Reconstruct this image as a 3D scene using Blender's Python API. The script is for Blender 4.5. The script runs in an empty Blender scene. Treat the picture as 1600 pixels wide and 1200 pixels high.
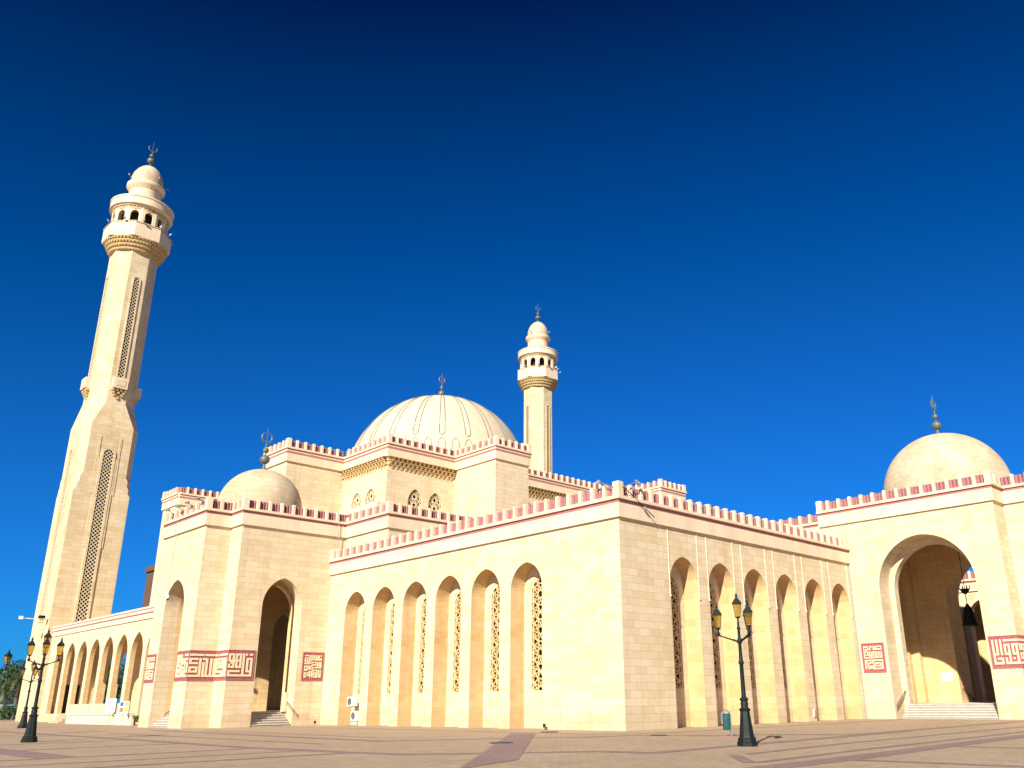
import bpy, bmesh, math, random
from math import sin, cos, tan, pi, sqrt, radians, atan2, hypot
from mathutils import Vector, Matrix
random.seed(7)
sc = bpy.context.scene
COL = sc.collection

# ------------------------------------------------------------------ camera
yaw, pit, rol, FPX = 0.7800532, 0.3315413, -0.0128427, 1326.122
fw = Vector((cos(pit)*cos(yaw), cos(pit)*sin(yaw), sin(pit)))
rt = Vector((sin(yaw), -cos(yaw), 0.0)); up = rt.cross(fw)
rt2 = cos(rol)*rt + sin(rol)*up; up2 = -sin(rol)*rt + cos(rol)*up
cd = bpy.data.cameras.new('camera'); cam = bpy.data.objects.new('camera', cd); COL.objects.link(cam)
M = Matrix((rt2, up2, -fw)).transposed().to_4x4(); M.translation = Vector((-38.6847, -33.7639, 1.7))
cam.matrix_world = M
cd.sensor_fit = 'HORIZONTAL'; cd.sensor_width = 36.0; cd.lens = FPX/1600*36.0
cd.shift_x = (800-882.779)/1600; cd.shift_y = (637.43-600)/1600
cd.clip_start = 0.2; cd.clip_end = 6000
sc.camera = cam

# ------------------------------------------------------------------ sky, sun, exposure
SUN_EL, SUN_AZ = radians(30.4), radians(206.5)        # azimuth counted from +X towards +Y
sdir = Vector((cos(SUN_EL)*cos(SUN_AZ), cos(SUN_EL)*sin(SUN_AZ), sin(SUN_EL)))
w = bpy.data.worlds.new('World'); sc.world = w; w.use_nodes = True
nt = w.node_tree; nt.nodes.clear()
sky = nt.nodes.new('ShaderNodeTexSky'); sky.sky_type = 'NISHITA'; sky.sun_disc = False
sky.sun_elevation = SUN_EL; sky.sun_rotation = atan2(sdir.x, sdir.y)
sky.altitude = 0; sky.air_density = 1.0; sky.dust_density = 0.0; sky.ozone_density = 4.0
def cmix(op, src, col):
    x = nt.nodes.new('ShaderNodeMix'); x.data_type = 'RGBA'; x.blend_type = op; x.inputs[0].default_value = 1.0
    nt.links.new(src, x.inputs[6]); x.inputs[7].default_value = (*col, 1); return x.outputs[2]
gr = cmix('SUBTRACT', sky.outputs[0], (1.0, 1.08, 2.1))       # the photograph's deep polarised sky: dark top, saturated blue
gr = cmix('LIGHTEN', gr, (0.0, 0.0, 0.0))
gam = nt.nodes.new('ShaderNodeGamma'); gam.inputs[1].default_value = 0.73; nt.links.new(gr, gam.inputs[0])
gr = cmix('MULTIPLY', gam.outputs[0], (0.05, 0.495, 1.36))
bg = nt.nodes.new('ShaderNodeBackground'); bg.inputs[1].default_value = 0.10
wo = nt.nodes.new('ShaderNodeOutputWorld')
nt.links.new(gr, bg.inputs[0]); nt.links.new(bg.outputs[0], wo.inputs[0])
sl = bpy.data.lights.new('sun', 'SUN'); sl.energy = 5.0; sl.angle = radians(0.5); sl.color = (1.0, 0.955, 0.85)
so = bpy.data.objects.new('sun', sl); COL.objects.link(so); so.location = (-60, -40, 80)
so.rotation_euler = sdir.to_track_quat('Z', 'Y').to_euler()
vs = sc.view_settings; vs.view_transform = 'Standard'; vs.look = 'None'; vs.gamma = 1.0
vs.use_curve_mapping = False; vs.exposure = 0.86

# ------------------------------------------------------------------ materials
def mat(name, col, rough=0.8, metal=0.0, **kw):
    m = bpy.data.materials.new(name); m.use_nodes = True
    b = m.node_tree.nodes['Principled BSDF']
    b.inputs['Base Color'].default_value = (*col, 1); b.inputs['Roughness'].default_value = rough
    b.inputs['Metallic'].default_value = metal
    for k, v in kw.items(): b.inputs[k.replace('_', ' ')].default_value = v
    return m

class NB:
    def __init__(s, m): s.t = m.node_tree; s.b = s.t.nodes['Principled BSDF']
    def n(s, typ, **kw):
        x = s.t.nodes.new(typ)
        for k, v in kw.items(): setattr(x, k, v)
        return x
    def l(s, a, b): s.t.links.new(a, b)
    def math(s, op, a, b=None):
        x = s.n('ShaderNodeMath', operation=op)
        for i, v in enumerate((a, b)):
            if v is None: continue
            if hasattr(v, 'is_output'): s.l(v, x.inputs[i])
            else: x.inputs[i].default_value = v
        return x.outputs[0]
    def mix(s, typ, fac, a, b):
        x = s.n('ShaderNodeMix', data_type='RGBA', blend_type=typ)
        for i, v in ((0, fac), (6, a), (7, b)):
            if hasattr(v, 'is_output'): s.l(v, x.inputs[i])
            elif i == 0: x.inputs[0].default_value = v
            else: x.inputs[i].default_value = (*v, 1)
        return x.outputs[2]
    def noise(s, vec, scale, detail=4, rough=0.55):
        x = s.n('ShaderNodeTexNoise'); x.inputs['Scale'].default_value = scale
        x.inputs['Detail'].default_value = detail; x.inputs['Roughness'].default_value = rough
        if vec is not None: s.l(vec, x.inputs['Vector'])
        return x.outputs['Fac']
    def ramp(s, f, p0, c0, p1, c1):
        x = s.n('ShaderNodeValToRGB'); e = x.color_ramp.elements
        e[0].position = p0; e[0].color = (*c0, 1); e[1].position = p1; e[1].color = (*c1, 1)
        s.l(f, x.inputs[0]); return x.outputs[0]

def wall_uv(nb):
    g = nb.n('ShaderNodeNewGeometry'); p = nb.n('ShaderNodeSeparateXYZ'); nb.l(g.outputs['Position'], p.inputs[0])
    q = nb.n('ShaderNodeSeparateXYZ'); nb.l(g.outputs['True Normal'], q.inputs[0])
    a = nb.math('MULTIPLY', p.outputs[0], nb.math('MULTIPLY', q.outputs[1], -1.0))
    b = nb.math('MULTIPLY', p.outputs[1], q.outputs[0])
    c = nb.math('MULTIPLY', nb.math('ABSOLUTE', q.outputs[2]), nb.math('ADD', p.outputs[0], p.outputs[1]))
    u = nb.math('ADD', nb.math('ADD', a, b), c)
    v = nb.n('ShaderNodeCombineXYZ'); nb.l(u, v.inputs[0]); nb.l(p.outputs[2], v.inputs[1])
    return v.outputs[0], g.outputs['Position']

def stone(name, c1, c2, cm, bw=1.04, bh=0.44, mort=0.012, stain=0.25, bump=0.12):
    m = mat(name, c1, 0.85); nb = NB(m); uv, pos = wall_uv(nb)
    bk = nb.n('ShaderNodeTexBrick'); nb.l(uv, bk.inputs['Vector'])
    bk.inputs['Color1'].default_value = (*c1, 1); bk.inputs['Color2'].default_value = (*c2, 1); bk.inputs['Mortar'].default_value = (*cm, 1)
    bk.inputs['Scale'].default_value = 1.0; bk.inputs['Brick Width'].default_value = bw; bk.inputs['Row Height'].default_value = bh
    bk.inputs['Mortar Size'].default_value = mort; bk.inputs['Mortar Smooth'].default_value = 0.3; bk.inputs['Bias'].default_value = -0.25
    c = nb.mix('MULTIPLY', stain, bk.outputs['Color'], nb.ramp(nb.noise(pos, 0.35, 6, 0.6), 0.38, (0.62, 0.52, 0.38), 0.62, (1, 1, 1)))
    c = nb.mix('MULTIPLY', 0.35, c, nb.ramp(nb.noise(pos, 7, 5, 0.65), 0.35, (0.78, 0.72, 0.62), 0.65, (1, 1, 1)))
    mp = nb.n('ShaderNodeMapping'); mp.inputs['Scale'].default_value = (1.6, 1.6, 0.07); nb.l(pos, mp.inputs[0])
    c = nb.mix('MULTIPLY', 0.32, c, nb.ramp(nb.noise(mp.outputs[0], 1.0, 5, 0.6), 0.30, (0.70, 0.62, 0.50), 0.50, (1, 1, 1)))
    sp = nb.n('ShaderNodeSeparateXYZ'); nb.l(pos, sp.inputs[0])
    gz = nb.math('ADD', sp.outputs[2], nb.math('MULTIPLY', nb.noise(pos, 1.3, 5, 0.65), -1.6))
    c = nb.mix('MULTIPLY', 0.3, c, nb.ramp(gz, 0.0, (0.66, 0.56, 0.44), 0.25, (1, 1, 1)))      # splashed dirt at the wall foot
    nb.l(c, nb.b.inputs['Base Color'])
    bp = nb.n('ShaderNodeBump'); bp.inputs['Strength'].default_value = bump; bp.inputs['Distance'].default_value = 0.03
    h = nb.math('SUBTRACT', nb.math('MULTIPLY', nb.noise(pos, 11, 4), 0.35), bk.outputs['Fac'])
    nb.l(h, bp.inputs['Height']); nb.l(bp.outputs[0], nb.b.inputs['Normal'])
    return m

def plain(name, c, c2, scale=1.2, rough=0.8, streak=False, bump=0.05):
    m = mat(name, c, rough); nb = NB(m); g = nb.n('ShaderNodeNewGeometry'); pos = g.outputs['Position']
    if streak:
        mp = nb.n('ShaderNodeMapping'); mp.inputs['Scale'].default_value = (1, 1, 0.12); nb.l(pos, mp.inputs[0]); pos2 = mp.outputs[0]
    else: pos2 = pos
    f = nb.noise(pos2, scale, 6, 0.62)
    nb.l(nb.ramp(f, 0.36, c2, 0.6, c), nb.b.inputs['Base Color'])
    bp = nb.n('ShaderNodeBump'); bp.inputs['Strength'].default_value = bump; bp.inputs['Distance'].default_value = 0.02
    nb.l(nb.noise(pos, 14, 3), bp.inputs['Height']); nb.l(bp.outputs[0], nb.b.inputs['Normal'])
    return m

STONE = stone('ashlar_limestone', (0.70, 0.565, 0.375), (0.60, 0.46, 0.26), (0.44, 0.33, 0.18), 1.04, 0.44, 0.011, 0.16, 0.1)
TOWER = stone('minaret_limestone', (0.69, 0.55, 0.35), (0.58, 0.44, 0.235), (0.44, 0.33, 0.18), 1.2, 0.52, 0.012, 0.3, 0.1)
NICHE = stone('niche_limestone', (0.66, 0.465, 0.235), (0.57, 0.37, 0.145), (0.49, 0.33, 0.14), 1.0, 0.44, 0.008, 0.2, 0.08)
INNER = stone('inner_limestone', (0.74, 0.53, 0.27), (0.65, 0.43, 0.185), (0.50, 0.33, 0.14), 1.0, 0.44, 0.012, 0.3)
TRIM = plain('trim_limestone', (0.71, 0.565, 0.385), (0.64, 0.49, 0.31), 0.8, 0.85, True)
CARVED = plain('carved_limestone', (0.60, 0.43, 0.20), (0.46, 0.30, 0.12), 2.5)
DOME = stone('dome_stone', (0.62, 0.495, 0.34), (0.54, 0.41, 0.255), (0.44, 0.33, 0.20), 1.1, 0.5, 0.014, 0.5, 0.06)
MDOME = stone('main_dome_cladding', (0.63, 0.52, 0.36), (0.59, 0.475, 0.315), (0.50, 0.39, 0.25), 0.6, 0.35, 0.012, 0.12, 0.04)
PINK = plain('rose_stone', (0.35, 0.14, 0.135), (0.27, 0.10, 0.10), 6)
STRIPE = plain('rose_stripe', (0.45, 0.155, 0.145), (0.37, 0.115, 0.11), 3)
RED = plain('red_granite', (0.36, 0.088, 0.085), (0.26, 0.055, 0.058), 5, 0.6)
LETTER = plain('letter_stone', (0.70, 0.57, 0.36), (0.62, 0.48, 0.28), 5)
DARK = mat('dark_glass', (0.012, 0.010, 0.009), 0.25)
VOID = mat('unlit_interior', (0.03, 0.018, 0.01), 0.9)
GROOVE = mat('groove_sealant', (0.16, 0.13, 0.10), 0.8)
BRONZE = plain('weathered_bronze', (0.10, 0.14, 0.105), (0.13, 0.09, 0.05), 5, 0.45)
GILT = plain('pale_bronze', (0.22, 0.165, 0.09), (0.12, 0.10, 0.07), 5, 0.4)
IRON = plain('dark_painted_iron', (0.006, 0.010, 0.010), (0.011, 0.014, 0.013), 9, 0.6)
IRON.node_tree.nodes['Principled BSDF'].inputs['Specular IOR Level'].default_value = 0.25
AMBER = mat('amber_glass', (0.58, 0.40, 0.10), 0.15, 0.0, Transmission_Weight=0.85, IOR=1.1)
STEEL = mat('brushed_steel', (0.62, 0.62, 0.60), 0.3, 0.9)
WHITE = plain('white_paint', (0.80, 0.79, 0.76), (0.72, 0.71, 0.68), 4, 0.5)
GREYP = plain('grey_paint', (0.30, 0.30, 0.29), (0.24, 0.24, 0.23), 4, 0.5)
GREEN = plain('green_plastic', (0.012, 0.075, 0.062), (0.01, 0.055, 0.047), 5, 0.45)
MARBLE = plain('white_marble', (0.62, 0.56, 0.47), (0.54, 0.48, 0.39), 2.5, 0.5)
RISER = plain('nosing_shade_marble', (0.36, 0.31, 0.25), (0.30, 0.26, 0.21), 2.5, 0.5)  # riser marble darkened: shade under the tread nosings is put into its colour
BROWN = plain('brown_cladding', (0.115, 0.058, 0.036), (0.09, 0.045, 0.03), 1)
BARK = plain('palm_bark', (0.16, 0.10, 0.06), (0.08, 0.05, 0.03), 9)
LEAF = plain('palm_leaf', (0.085, 0.11, 0.04), (0.05, 0.07, 0.025), 2, 0.5)
LEAF2 = plain('broad_leaf', (0.05, 0.095, 0.02), (0.02, 0.045, 0.012), 2, 0.55)
TREAD = plain('iron_cover', (0.05, 0.04, 0.032), (0.03, 0.026, 0.022), 8, 0.7)

def paving(name, c1, c2, cm):
    m = mat(name, c1, 0.8); nb = NB(m); g = nb.n('ShaderNodeNewGeometry'); pos = g.outputs['Position']
    bk = nb.n('ShaderNodeTexBrick'); nb.l(pos, bk.inputs['Vector'])
    bk.inputs['Color1'].default_value = (*c1, 1); bk.inputs['Color2'].default_value = (*c2, 1); bk.inputs['Mortar'].default_value = (*cm, 1)
    bk.inputs['Scale'].default_value = 1.0; bk.inputs['Brick Width'].default_value = 0.4; bk.inputs['Row Height'].default_value = 0.2
    bk.inputs['Mortar Size'].default_value = 0.012
    c = nb.mix('MULTIPLY', 0.55, bk.outputs['Color'], nb.ramp(nb.noise(pos, 0.22, 6, 0.65), 0.36, (0.78, 0.75, 0.72), 0.62, (1, 1, 1)))
    c = nb.mix('MULTIPLY', 0.45, c, nb.ramp(nb.noise(pos, 1.7, 5, 0.7), 0.36, (0.75, 0.72, 0.68), 0.6, (1, 1, 1)))
    nb.l(c, nb.b.inputs['Base Color'])
    bp = nb.n('ShaderNodeBump'); bp.inputs['Strength'].default_value = 0.35; bp.inputs['Distance'].default_value = 0.01
    nb.l(nb.math('SUBTRACT', 1.0, bk.outputs['Fac']), bp.inputs['Height']); nb.l(bp.outputs[0], nb.b.inputs['Normal'])
    return m
PAVE = paving('tan_pavers', (0.44, 0.32, 0.205), (0.365, 0.26, 0.16), (0.26, 0.185, 0.12))
MAUVE = paving('mauve_pavers', (0.285, 0.18, 0.155), (0.24, 0.15, 0.135), (0.18, 0.115, 0.10))
SAND = plain('dusty_ground', (0.30, 0.22, 0.14), (0.24, 0.17, 0.11), 0.05)

# ------------------------------------------------------------------ mesh helpers
ORG = {}
class MB:
    def __init__(s): s.v = []; s.f = []
    def quad(s, *p):
        i = len(s.v); s.v += [tuple(q) for q in p]; s.f.append(tuple(range(i, i+len(p)))); return s
    def box(s, x0, x1, y0, y1, z0, z1):
        i = len(s.v)
        s.v += [(x, y, z) for z in (z0, z1) for (x, y) in ((x0, y0), (x1, y0), (x1, y1), (x0, y1))]
        s.f += [tuple(i+k for k in q) for q in ((0, 3, 2, 1), (4, 5, 6, 7), (0, 1, 5, 4), (1, 2, 6, 5), (2, 3, 7, 6), (3, 0, 4, 7))]; return s
    def prism(s, poly, fn, d0, d1):                     # poly in (u,v), fn(u,v,d)
        n = len(poly); i = len(s.v)
        s.v += [fn(u, v, d0) for u, v in poly] + [fn(u, v, d1) for u, v in poly]
        s.f.append(tuple(range(i, i+n))); s.f.append(tuple(range(i+2*n-1, i+n-1, -1)))
        for k in range(n): s.f.append((i+k, i+(k+1) % n, i+n+(k+1) % n, i+n+k))
        return s
    def lathe(s, prof, n, c=(0, 0), a0=0.0, cap=True):
        i = len(s.v)
        for r, z in prof:
            for k in range(n):
                a = a0 + 2*pi*k/n; s.v.append((c[0]+r*cos(a), c[1]+r*sin(a), z))
        for j in range(len(prof)-1):
            for k in range(n):
                k2 = (k+1) % n; s.f.append((i+j*n+k, i+j*n+k2, i+(j+1)*n+k2, i+(j+1)*n+k))
        if cap:
            s.f.append(tuple(i+k for k in range(n-1, -1, -1))); s.f.append(tuple(i+(len(prof)-1)*n+k for k in range(n)))
        return s
    def tube(s, pts, r, n=6, closed=False):
        pts = [Vector(p) for p in pts]; N = len(pts); i = len(s.v)
        rr = r if isinstance(r, (list, tuple)) else [r]*N
        for j, p in enumerate(pts):
            if closed: t = pts[(j+1) % N]-pts[j-1]
            else: t = pts[min(j+1, N-1)]-pts[max(j-1, 0)]
            t.normalize()
            a = Vector((0, 0, 1)) if abs(t.z) < 0.9 else Vector((1, 0, 0))
            x = t.cross(a).normalized(); y = t.cross(x)
            for k in range(n):
                b = 2*pi*k/n+pi/n; s.v.append(tuple(p+rr[j]*(cos(b)*x+sin(b)*y)))
        for j in range(N if closed else N-1):
            for k in range(n):
                a, b = i+j*n, i+((j+1) % N)*n; s.f.append((a+k, a+(k+1) % n, b+(k+1) % n, b+k))
        if not closed:
            s.f.append(tuple(i+k for k in range(n-1, -1, -1))); s.f.append(tuple(i+(N-1)*n+k for k in range(n)))
        return s
    def ball(s, c, r, n=16, m=10, sz=1.0):
        pr = [(max(r*sin(pi*j/m), 0.002), c[2]-r*sz*cos(pi*j/m)) for j in range(m+1)]
        return s.lathe(pr, n, (c[0], c[1]))
    def build(s, name, m, parent=None, smooth=False, recalc=True):
        me = bpy.data.meshes.new(name); o = Vector(ORG.get(parent.name, (0, 0, 0))) if parent else Vector((0, 0, 0))
        me.from_pydata([tuple(Vector(p)-o) for p in s.v], [], s.f)
        if recalc:
            bm = bmesh.new(); bm.from_mesh(me); bmesh.ops.remove_doubles(bm, verts=bm.verts, dist=0.0004)
            bmesh.ops.recalc_face_normals(bm, faces=bm.faces); bm.to_mesh(me); bm.free()
        me.materials.append(m)
        if smooth:
            for p in me.polygons: p.use_smooth = True
            me.set_sharp_from_angle(angle=radians(38))
        ob = bpy.data.objects.new(name, me); COL.objects.link(ob)
        if parent: ob.parent = parent; ORG[ob.name] = tuple(o)
        return ob

def tag(o, label=None, cat=None, group=None, kind=None):
    for k, v in (('label', label), ('category', cat), ('group', group), ('kind', kind)):
        if v: o[k] = v
    return o
def thing(name, loc, label, cat, group=None, rz=0.0):
    o = bpy.data.objects.new(name, None); COL.objects.link(o); o.location = loc; o.rotation_euler.z = rz
    o.empty_display_size = 0.5
    ORG[o.name] = tuple(loc) if rz == 0 else (0, 0, 0)
    return tag(o, label, cat, group)
def thing_local(name, label, cat, group=None):          # built round (0,0,0), moved afterwards
    return thing(name, (0, 0, 0), label, cat, group)
def copy_tree(o, parent=None):
    c = o.copy(); COL.objects.link(c)
    if parent: c.parent = parent
    for ch in list(o.children): copy_tree(ch, c)
    return c
def place(o, loc, rz=0.0, sc_=1.0, label=None):
    o.location = loc; o.rotation_euler.z = rz; o.scale = (sc_,)*3
    if label: o['label'] = label
    return o

# facade maps: fn(u, z, d) with d counted inwards
def FX(x, s=1):  return lambda u, z, d=0.0: (x+s*d, u, z)      # face looking to -X (s=1)
def FY(y, s=1):  return lambda u, z, d=0.0: (u, y+s*d, z)      # face looking to -Y (s=1)

def arch_pts(w, h, n=12):
    if h >= w:
        R = (w*w+h*h)/(2*w); a1 = math.acos((R-w)/R); L = []
        for k in range(n+1):
            a = a1*k/n; L.append((-w+R-R*cos(a), R*sin(a)))
    else:
        L = [(-w*cos(pi/2*k/n), h*sin(pi/2*k/n)) for k in range(n+1)]
    return L + [(-u, z) for u, z in reversed(L[:-1])]

def arch_wall(mb, fn, u0, u1, z0, z1, arches, depth, rev=None, n=12):
    """wall sheet with arched openings and their reveals; arches: (centre, halfwidth, spring z, rise, sill z)"""
    rv = rev or mb; cur = u0
    for (uc, w, zs, h, sill) in sorted(arches):
        if uc-w > cur: mb.quad(fn(cur, z0), fn(uc-w, z0), fn(uc-w, z1), fn(cur, z1))
        P = [(uc+u, zs+z) for u, z in arch_pts(w, h, n)]
        for (a, b) in zip(P[:-1], P[1:]): mb.quad(fn(*a), fn(*b), fn(b[0], z1), fn(a[0], z1))
        if sill > z0: mb.quad(fn(uc-w, z0), fn(uc+w, z0), fn(uc+w, sill), fn(uc-w, sill))
        O = [(uc-w, max(sill, z0))] + P + [(uc+w, max(sill, z0))]
        for (a, b) in zip(O[:-1], O[1:]): rv.quad(fn(*a), fn(*b), fn(b[0], b[1], depth), fn(a[0], a[1], depth))
        if sill > z0: rv.quad(fn(uc-w, sill), fn(uc+w, sill), fn(uc+w, sill, depth), fn(uc-w, sill, depth))
        cur = uc+w
    if cur < u1: mb.quad(fn(cur, z0), fn(u1, z0), fn(u1, z1), fn(cur, z1))

def one_reveal(fn, ar, depth, n=12):
    uc, w, zs, h, sill = ar; r = MB(); O = arch_poly(uc, w, zs, h, sill, n)
    for (a, b) in zip(O[:-1], O[1:]): r.quad(fn(*a), fn(*b), fn(b[0], b[1], depth), fn(a[0], a[1], depth))
    return r

def arch_poly(uc, w, zs, h, sill, n=10):
    return [(uc-w, sill)] + [(uc+u, zs+z) for u, z in arch_pts(w, h, n)] + [(uc+w, sill)]

def clip_line(poly, p, d):
    """t-range of the line p+t*d inside a convex polygon"""
    t0, t1 = -1e9, 1e9; n = len(poly)
    area = sum(poly[i][0]*poly[(i+1) % n][1]-poly[(i+1) % n][0]*poly[i][1] for i in range(n)); sg = 1 if area > 0 else -1
    for i in range(n):
        a, b = poly[i], poly[(i+1) % n]; ex, ey = b[0]-a[0], b[1]-a[1]
        nx, ny = -ey*sg, ex*sg
        den = nx*d[0]+ny*d[1]; num = nx*(a[0]-p[0])+ny*(a[1]-p[1])
        if abs(den) < 1e-9:
            if num > 1e-9: return None
        elif den > 0: t0 = max(t0, num/den)
        else: t1 = min(t1, num/den)
    return (t0, t1) if t1-t0 > 0.04 else None

def grille(fn, poly, angs, sp, bw, d0, d1, off=0.5):
    mb = MB(); cx = sum(p[0] for p in poly)/len(poly); z0 = min(p[1] for p in poly)
    for ai, ang in enumerate(angs):
        a = radians(ang); d = (cos(a), sin(a)); nn = (-d[1], d[0])
        for k in range(-70, 71):
            o = (k+off)*sp; p = (cx+nn[0]*o, z0+nn[1]*o); r = clip_line(poly, p, d)
            if not r: continue
            e = 0.0015*ai
            A = (p[0]+d[0]*r[0], p[1]+d[1]*r[0]); B = (p[0]+d[0]*r[1], p[1]+d[1]*r[1]); h = bw/2
            q = [(A[0]+nn[0]*h, A[1]+nn[1]*h), (B[0]+nn[0]*h, B[1]+nn[1]*h), (B[0]-nn[0]*h, B[1]-nn[1]*h), (A[0]-nn[0]*h, A[1]-nn[1]*h)]
            i = len(mb.v); mb.v += [fn(u, z, d0+e) for u, z in q] + [fn(u, z, d1+e) for u, z in q]
            mb.f += [(i, i+1, i+2, i+3), (i, i+1, i+5, i+4), (i+2, i+3, i+7, i+6)]
    return mb

def sweep(mb, pts, prof, closed=False):
    """sweep profile [(outset, z)] along plan polyline; outside lies to the right of travel; ends capped"""
    n = len(pts); rings = []
    for i, p in enumerate(pts):
        def dirn(a, b): v = Vector((b[0]-a[0], b[1]-a[1])); return v.normalized()
        d1 = dirn(pts[i-1], p) if (i > 0 or closed) else dirn(p, pts[i+1])
        d2 = dirn(p, pts[(i+1) % n]) if (i < n-1 or closed) else d1
        n1 = Vector((d1.y, -d1.x)); n2 = Vector((d2.y, -d2.x)); m = n1+n2; m = m/(m.dot(n1)) if m.length > 1e-6 else n1
        rings.append([(p[0]+m.x*o, p[1]+m.y*o, z) for o, z in prof])
    k = len(prof)
    for i in range(n if closed else n-1):
        A, B = rings[i], rings[(i+1) % n]
        for j in range(k): mb.quad(A[j], A[(j+1) % k], B[(j+1) % k], B[j])
    if not closed: mb.quad(*rings[0]); mb.quad(*reversed(rings[-1]))
    return mb

POSTS = {}
def post_mesh(kind, wd, dp, h):
    if kind in POSTS: return POSTS[kind]
    b = MB(); c = 0.05
    b.box(-wd/2, wd/2, -dp/2, dp/2, 0, h-c)
    i = len(b.v); b.v += [(-wd/2, -dp/2, h-c), (wd/2, -dp/2, h-c), (wd/2, dp/2, h-c), (-wd/2, dp/2, h-c), (-wd/2+c, -dp/2+c, h), (wd/2-c, -dp/2+c, h), (wd/2-c, dp/2-c, h), (-wd/2+c, dp/2-c, h)]
    b.f += [(i, i+1, i+5, i+4), (i+1, i+2, i+6, i+5), (i+2, i+3, i+7, i+6), (i+3, i, i+4, i+7), (i+4, i+5, i+6, i+7)]
    me = bpy.data.meshes.new('merlon'); me.from_pydata(b.v, [], b.f); me.materials.append(TRIM); POSTS[kind] = me; return me

def parapet(parent, pts, zf, zc, pitch=1.04, tall=False, merlons=True, ends=(1, 1), posts_from=None):
    """fascia, rose stripe, rail, merlon posts and fluted rose panels along a wall head"""
    org = Vector(ORG[parent.name])
    a = MB(); sweep(a, pts, [(0, zf), (0.17, zf), (0.17, zc), (0, zc)])
    if tall: sweep(a, pts, [(-0.3, zc), (0.2, zc), (0.2, zc+0.26), (-0.3, zc+0.26)])
    zr = zc+0.27 if tall else zc
    sweep(a, pts, [(-0.36, zr), (0.33, zr), (0.33, zr+0.2), (-0.36, zr+0.2)])
    par = a.build('parapet', TRIM, parent)
    s = MB(); sweep(s, pts, [(0.1, zc-0.2), (0.19, zc-0.2), (0.19, zc-0.015), (0.1, zc-0.015)])
    if tall: sweep(s, pts, [(0.15, zr-0.09), (0.225, zr-0.09), (0.225, zr-0.012), (0.15, zr-0.012)])
    s.build('rose_stripe', STRIPE, par)
    if not merlons: return par
    zt = zr+0.2; hp = 0.86; pan = MB()
    pm = post_mesh('post', 0.23, 0.38, hp); cm = post_mesh('corner', 0.46, 0.5, hp+0.06)
    def put(me, x, y, rz):
        o = bpy.data.objects.new('merlon', me); COL.objects.link(o); o.parent = par
        o.location = Vector((x, y, zt))-org; o.rotation_euler.z = rz
    for i in range(len(pts)-1):
        A, B = Vector(pts[i]), Vector(pts[i+1]); L = (B-A).length; d = (B-A)/L; nrm = Vector((d.y, -d.x)); rz = atan2(d.y, d.x)
        k = max(1, round(L/pitch)); st = L/k
        for j in range(k+1):
            p = A+d*(st*j)
            if j == 0:
                if i > 0:
                    d0 = (A-Vector(pts[i-1])).normalized()
                    turn = d0.x*d.y-d0.y*d.x
                    if turn > 0: q = A+nrm*0.0+Vector((d0.y, -d0.x))*0.0; put(cm, q.x, q.y, rz)
                elif ends[0]: q = A+d*0.25; put(cm, q.x, q.y, rz)
                continue
            if j == k:
                if i == len(pts)-2 and ends[1]: q = B-d*0.25; put(cm, q.x, q.y, rz)
                continue
            put(pm, p.x, p.y, rz)
        for j in range(k):
            u0 = st*j+0.105; u1 = st*(j+1)-0.105
            def P(u, o, z): q = A+d*u+nrm*o; return (q.x, q.y, z)
            ph = 0.74; m = 24; prev = None; w_ = u1-u0
            for t in range(m+1):
                u = u0+w_*t/m; o = -0.14+0.16*abs(sin(pi*3*t/m))**0.5
                cur = (P(u, o, zt), P(u, o, zt+ph), P(u, -0.2, zt+ph))
                if prev: pan.quad(prev[0], cur[0], cur[1], prev[1]); pan.quad(prev[1], cur[1], cur[2], prev[2])
                prev = cur
            pan.quad(P(u0, -0.2, zt), P(u1, -0.2, zt), P(u1, -0.2, zt+ph), P(u0, -0.2, zt+ph))
    pan.build('rose_panel', PINK, par, recalc=False)
    return par

def finial(parent, c, z, s=1.0, gap=0.05, m=BRONZE, ok=1.0):
    x, y = c; b = MB()
    b.lathe([(0.30*s, z-0.3), (0.30*s, z+0.02*s), (0.15*s, z+0.22*s), (0.10*s, z+0.5*s), (0.14*s, z+0.55*s), (0.09*s, z+0.6*s), (0.07*s, z+1.3*s), (0.12*s, z+1.36*s), (0.06*s, z+1.42*s), (0.05*s, z+2.5*s)], 12, c)
    st = b.build('finial', m, parent, True)
    MB().ball((x, y, z+0.95*s), 0.42*s*ok, 18, 12, 0.95).build('orb', m, st, True)
    MB().ball((x, y, z+1.78*s), 0.25*s*ok, 16, 10, 0.95).build('orb', m, st, True)
    N = 40; pts = []; rr = []; R = 0.46*s*ok; zc = z+2.5*s+R
    for k in range(N+1):
        t = k/N; a = -pi/2+(2*pi*(t-0.5))*(1-gap)
        pts.append((x+R*cos(a), y, zc+R*sin(a))); rr.append((0.03+0.05*cos(pi*(t-0.5)))*s)
    MB().tube(pts, rr, 8).build('crescent', m, st, True)
    MB().tube([(x, y, zc-R), (x, y, zc+R*1.9)], 0.022*s, 6).build('spike', m, st)
    return st

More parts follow.
